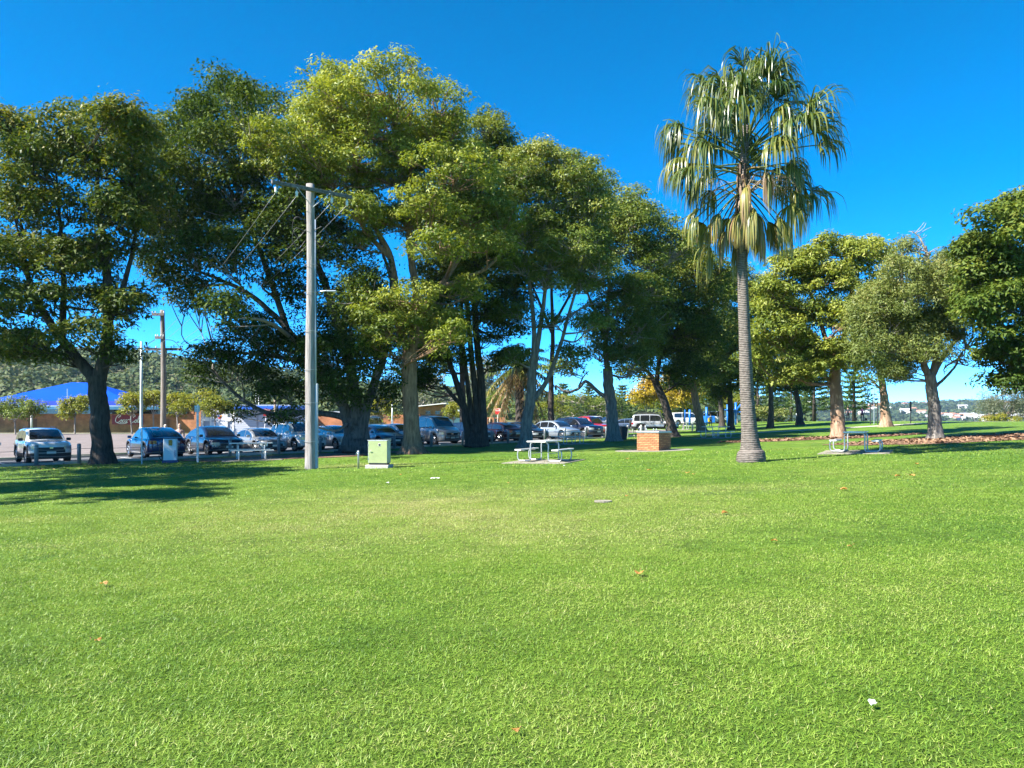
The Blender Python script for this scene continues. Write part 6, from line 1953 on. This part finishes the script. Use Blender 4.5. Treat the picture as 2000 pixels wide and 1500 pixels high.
# ------------------------------------------------------------------ people and dogs
SKIN = pbr('skin', (0.50, 0.30, 0.21), .6)
def person(px, Y, h, face, top, trousers, hair, label, stride=.12, lean=0.0, loc=None):
    B = loc or base(px, Y)
    root = empty('person', B, face, label, 'person')
    k = h / 1.75
    j = [((0, 0, .95), (.135, .10)), ((0, 0, 1.12), (.13, .095)), ((0, 0, 1.32), (.16, .105)), ((0, 0, 1.45), (.09, .07)), ((0.01, 0, 1.52), (.055, .055)), ((.02, 0, 1.60), (.075, .085)), ((.02, 0, 1.70), (.075, .09)),
         ((.0, .10, .88), (.095, .095)), ((stride, .11, .50), (.062, .062)), ((stride * .3, .11, .09), (.045, .045)), ((stride * .3 + .15, .115, .04), (.035, .03)),
         ((.0, -.10, .88), (.095, .095)), ((-stride * .3, -.11, .50), (.062, .062)), ((-stride * 1.6, -.11, .09), (.045, .045)), ((-stride * 1.6 + .15, -.115, .04), (.035, .03)),
         ((0, .20, 1.40), (.06, .06)), ((-.05, .25, 1.14), (.045, .045)), ((.08, .24, .92), (.035, .035)), ((.12, .24, .84), (.03, .02)),
         ((0, -.20, 1.40), (.06, .06)), ((.03, -.25, 1.14), (.045, .045)), ((.14, -.23, .94), (.035, .035)), ((.18, -.23, .86), (.03, .02))]
    e = [(0, 1), (1, 2), (2, 3), (3, 4), (4, 5), (5, 6), (0, 7), (7, 8), (8, 9), (9, 10), (0, 11), (11, 12), (12, 13), (13, 14), (2, 15), (15, 16), (16, 17), (17, 18), (2, 19), (19, 20), (20, 21), (21, 22)]
    me = bpy.data.meshes.new('body'); me.from_pydata([tuple(c * k for c in p) for p, _ in j], e, []); me.update()
    o = link('body', me, None, root)
    m = o.modifiers.new('skin', 'SKIN'); m.use_smooth_shade = True
    for v, (_, r) in zip(me.skin_vertices[0].data if me.skin_vertices else [], j): v.radius = (r[0] * k, r[1] * k)
    if not me.skin_vertices:
        bm = bmesh.new(); bm.from_mesh(me); ly = bm.verts.layers.skin.verify()
        for v, (_, r) in zip(bm.verts, j): v[ly].radius = (r[0] * k, r[1] * k)
        bm.verts.ensure_lookup_table(); bm.verts[0][ly].use_root = True
        bm.to_mesh(me); bm.free()
    sb = o.modifiers.new('sub', 'SUBSURF'); sb.levels = 1; sb.render_levels = 1
    # bake the surface so that clothes can be coloured by height
    dg = bpy.context.evaluated_depsgraph_get(); ev = bpy.data.meshes.new_from_object(o.evaluated_get(dg))
    o.modifiers.clear(); o.data = ev
    ev.materials.clear()
    for mm in (top, trousers, SKIN, PLAST): ev.materials.append(mm)
    for p in ev.polygons:
        z = p.center.z / k; y = abs(p.center.y) / k
        p.material_index = 2 if (z > 1.49 or (y > .17 and z < .93)) else (0 if (z > .97 or y > .19) else (3 if z < .085 else 1))
        p.use_smooth = True
    hb = bmesh.new(); bmesh.ops.create_uvsphere(hb, u_segments=14, v_segments=10, radius=.105 * k)
    for v in list(hb.verts):
        v.co.x *= 1.05; v.co.y *= .9; v.co.z *= 1.1
        if v.co.x > .03 * k and v.co.z < .02 * k: v.co.x *= .55
    me2 = bpy.data.meshes.new('hair'); hb.to_mesh(me2); hb.free()
    link('hair', me2, hair, root, (-.005 * k, 0, 1.69 * k), True)
    for s in (-1, 1):
        MB().box((.098 * k, s * .03 * k, 1.655 * k), (.012, .018, .01)).build('eye', PLAST, root)
    MB().prism([(.10 * k, -.012, 1.60 * k), (.10 * k, .012, 1.60 * k), (.10 * k, 0, 1.65 * k)], (.02, 0, 0)).build('nose', SKIN, root)
    return root
TEALD = pbr('cloth_dark', (0.02, 0.024, 0.035), .9); MAUVE = pbr('cloth_mauve', (0.22, 0.08, 0.16), .9); TROU = pbr('cloth_trousers', (0.022, 0.022, 0.028), .9); HAIRB = pbr('hair_brown', (0.035, 0.02, 0.012), .7); HAIRW = pbr('hair_white', (0.55, 0.50, 0.44), .8)
PINKC = pbr('cloth_pale', (0.45, 0.30, 0.26), .9); NAVYC = pbr('cloth_navy', (0.012, 0.02, 0.06), .9)
person(1656, 88, 1.78, R(60), TEALD, TROU, HAIRB, 'person in dark clothes walking on the crest beside the pine')
person(1684, 86, 1.72, R(70), MAUVE, TROU, HAIRB, 'person in a mauve jacket standing on the crest')
b1 = row(7.0, -4.3); person(0, 0, 1.74, R(-60), NAVYC, TROU, HAIRW, 'white haired person behind the dark blue crossover', .02, loc=b1)
b2 = row(7.9, -4.6); person(0, 0, 1.77, R(-75), PINKC, TROU, SKIN, 'person seen between the blue and navy crossovers', .02, loc=b2)
person(1388, 96, 1.6, R(-80), pbr('cloth_grey', (0.3, 0.32, 0.3), .9), TROU, HAIRB, 'person in grey shirt beside the blue play panel')
person(1411, 97, 1.5, R(-70), pbr('cloth_red', (0.35, 0.06, 0.04), .9), TROU, HAIRB, 'person in red top behind the dark trunk')
def dog(px, Y, face, label, s=1.0):
    B = base(px, Y); root = empty('dog', B, face, label, 'dog')
    j = [((-.22, 0, .34), .085), ((0, 0, .33), .095), ((.20, 0, .36), .10), ((.30, 0, .46), .06), ((.38, 0, .52), .065), ((.48, 0, .50), .035),
         ((.18, .07, .24), .04), ((.19, .07, .12), .025), ((.20, .07, .015), .022), ((.18, -.07, .24), .04), ((.20, -.07, .12), .025), ((.22, -.07, .015), .022),
         ((-.20, .07, .25), .055), ((-.29, .07, .14), .026), ((-.26, .07, .015), .022), ((-.20, -.07, .25), .055), ((-.31, -.07, .14), .026), ((-.28, -.07, .015), .022), ((-.34, 0, .44), .025), ((-.42, 0, .52), .015)]
    e = [(0, 1), (1, 2), (2, 3), (3, 4), (4, 5), (2, 6), (6, 7), (7, 8), (2, 9), (9, 10), (10, 11), (0, 12), (12, 13), (13, 14), (0, 15), (15, 16), (16, 17), (0, 18), (18, 19)]
    bm = bmesh.new(); ly = bm.verts.layers.skin.verify(); vs = []
    for p, r in j:
        v = bm.verts.new([c * s for c in p]); v[ly].radius = (r * s, r * s); vs.append(v)
    for a, b in e: bm.edges.new((vs[a], vs[b]))
    vs[1][ly].use_root = True
    me = bpy.data.meshes.new('body'); bm.to_mesh(me); bm.free()
    o = link('body', me, pbr('dog_coat', (0.02, 0.018, 0.016), .9), root)
    o.modifiers.new('skin', 'SKIN').use_smooth_shade = True; q = o.modifiers.new('sub', 'SUBSURF'); q.render_levels = 1
    for t in (-1, 1): MB().prism([(.36 * s, t * .03 * s, .56 * s), (.36 * s, t * .07 * s, .56 * s), (.35 * s, t * .06 * s, .64 * s)], (.03 * s, 0, 0)).build('ear', PLAST, root)
dog(1671, 88, R(40), 'small black dog between the two people on the crest')
dog(1691, 86, R(80), 'small dark dog right of the person in mauve', .9)

# ------------------------------------------------------------------ small things on the lawn
DRY = leaf_mat('fallen_leaf', [(0.26, 0.11, 0.02), (0.46, 0.21, 0.05), (0.52, 0.33, 0.12)], .3, .6)
def fallen_leaf(px, py, size, label, seed, rz=None):
    rng = np.random.default_rng(seed)
    p = on_ground(px, py)
    n = 11; pts = []
    for k in range(n * 2):
        a = k * math.pi / n
        r = size * (.5 if k % 2 else .32) * (1 + .25 * math.cos(a)) * rng.uniform(.85, 1.12)
        pts.append((r * math.cos(a), r * math.sin(a) * .85, .3 * r + size * .12 * math.sin(a * 2 + seed)))
    V = [(0, 0, .01)] + pts
    Fc = [(0, 1 + k, 1 + (k + 1) % len(pts)) for k in range(len(pts))]
    root = empty('fallen_leaf', p + UP * .035, rng.uniform(0, 6.28), label, 'leaf', 'fallen leaves on the lawn')
    me = bpy.data.meshes.new('blade'); me.from_pydata(V, [], Fc); me.update()
    t = me.attributes.new('tint', 'FLOAT', 'FACE'); t.data.foreach_set('value', np.clip(rng.normal(.5, .2) + rng.normal(0, .15, len(Fc)), 0, 1).astype(np.float32))
    link('blade', me, DRY, root)
    MB().tube([(-size * .45, 0, .02), (-size * .75, .01, .035), (-size * .95, -.01, .02)], .0025, 4).build('stalk', pbr('leaf_stalk', (0.25, 0.13, 0.05), .8), root)
FL = [(203, 1157, .10, 'curled tan leaf alone on the near left lawn'), (1248, 1131, .12, 'orange brown leaf alone near the middle of the lawn'), (1647, 961, .17, 'orange leaf on the lawn in front of right picnic table'),
      (1415, 1007, .14, 'brown leaf on the lawn below the palm'), (1512, 1063, .10, 'small orange leaf right of centre on the lawn'), (1342, 927, .16, 'orange leaf on the lawn in front of the barbecue'),
      (1355, 929, .09, 'tiny leaf beside the orange leaf near the barbecue'), (1752, 933, .15, 'brown leaf left of a pair on the right lawn'), (1780, 933, .16, 'orange leaf right of a pair on the right lawn'),
      (1224, 973, .08, 'small brown leaf near the pale drain cover'), (190, 1263, .06, 'tiny leaf low on the near left lawn'), (1267, 921, .13, 'pale brown leaf left of the palm base'),
      (1225, 898, .16, 'leaf on the grass just before the barbecue apron'), (1790, 909, .14, 'pale leaf on the lawn right of the picnic pad'), (1660, 1073, .06, 'faint small leaf on the right lawn'),
      (1008, 1476, .05, 'red brown leaf scrap at the very front of the lawn'), (783, 930, .10, 'small orange leaf left of the white paper scrap'), (992, 946, .08, 'small brown leaf right of the white paper scrap')]
for k, (a, b, s, l) in enumerate(FL): fallen_leaf(a, b, s, l, 500 + k)
PAPER = pbr('white_paper', (0.75, 0.75, 0.73), .8)
def scrap(px, py, sx, sy, label, seed):
    rng = np.random.default_rng(seed); p = on_ground(px, py)
    g = 6; V = []; Fc = []
    for a in range(g):
        for b in range(g):
            V.append(((a / (g - 1) - .5) * sx + rng.normal(0, sx * .05), (b / (g - 1) - .5) * sy + rng.normal(0, sy * .05), rng.uniform(0, .03)))
    for a in range(g - 1):
        for b in range(g - 1): Fc.append((a * g + b, a * g + b + 1, (a + 1) * g + b + 1, (a + 1) * g + b))
    o = MB().add(V, Fc).build('paper_scrap', PAPER, None, loc=p + UP * .03); tag(o, label, 'paper', 'litter on the lawn')
scrap(850, 938, .24, .12, 'torn white paper lying on the lawn right of the cabinet', 1)
scrap(757, 946, .07, .07, 'small crumpled white paper below the green cabinet', 2)
scrap(1703, 1397, .035, .03, 'tiny white scrap low on the near right lawn', 3)
scrap(1102, 912, .07, .05, 'tiny white scrap below the sunlit picnic table', 4)
p = on_ground(1178, 984)
o = MB().prism([(p.x + .17 * math.cos(a), p.y + .13 * math.sin(a), p.z + .005) for a in np.linspace(0, 6.283, 13)[:-1]], (0, 0, .03)).build('drain_cover', SLABM)
tag(o, 'small pale concrete drain cover set in the lawn', 'drain cover')
# ------------------------------------------------------------------ the air
def haze():
    b = MB().box((0, 1050, 27), (6000, 2700, 72))
    m, n, out = new_mat('haze_air')
    v = n.nodes.new('ShaderNodeVolumePrincipled')
    v.inputs['Color'].default_value = (0.55, 0.76, 1.0, 1)
    v.inputs['Density'].default_value = 0.00009
    v.inputs['Anisotropy'].default_value = 0.2
    n.links.new(v.outputs[0], out.inputs['Volume'])
    o = b.build('haze', m)
    tag(o, 'thin bluish haze in the air over the far shore', 'haze', kind='stuff')
haze()
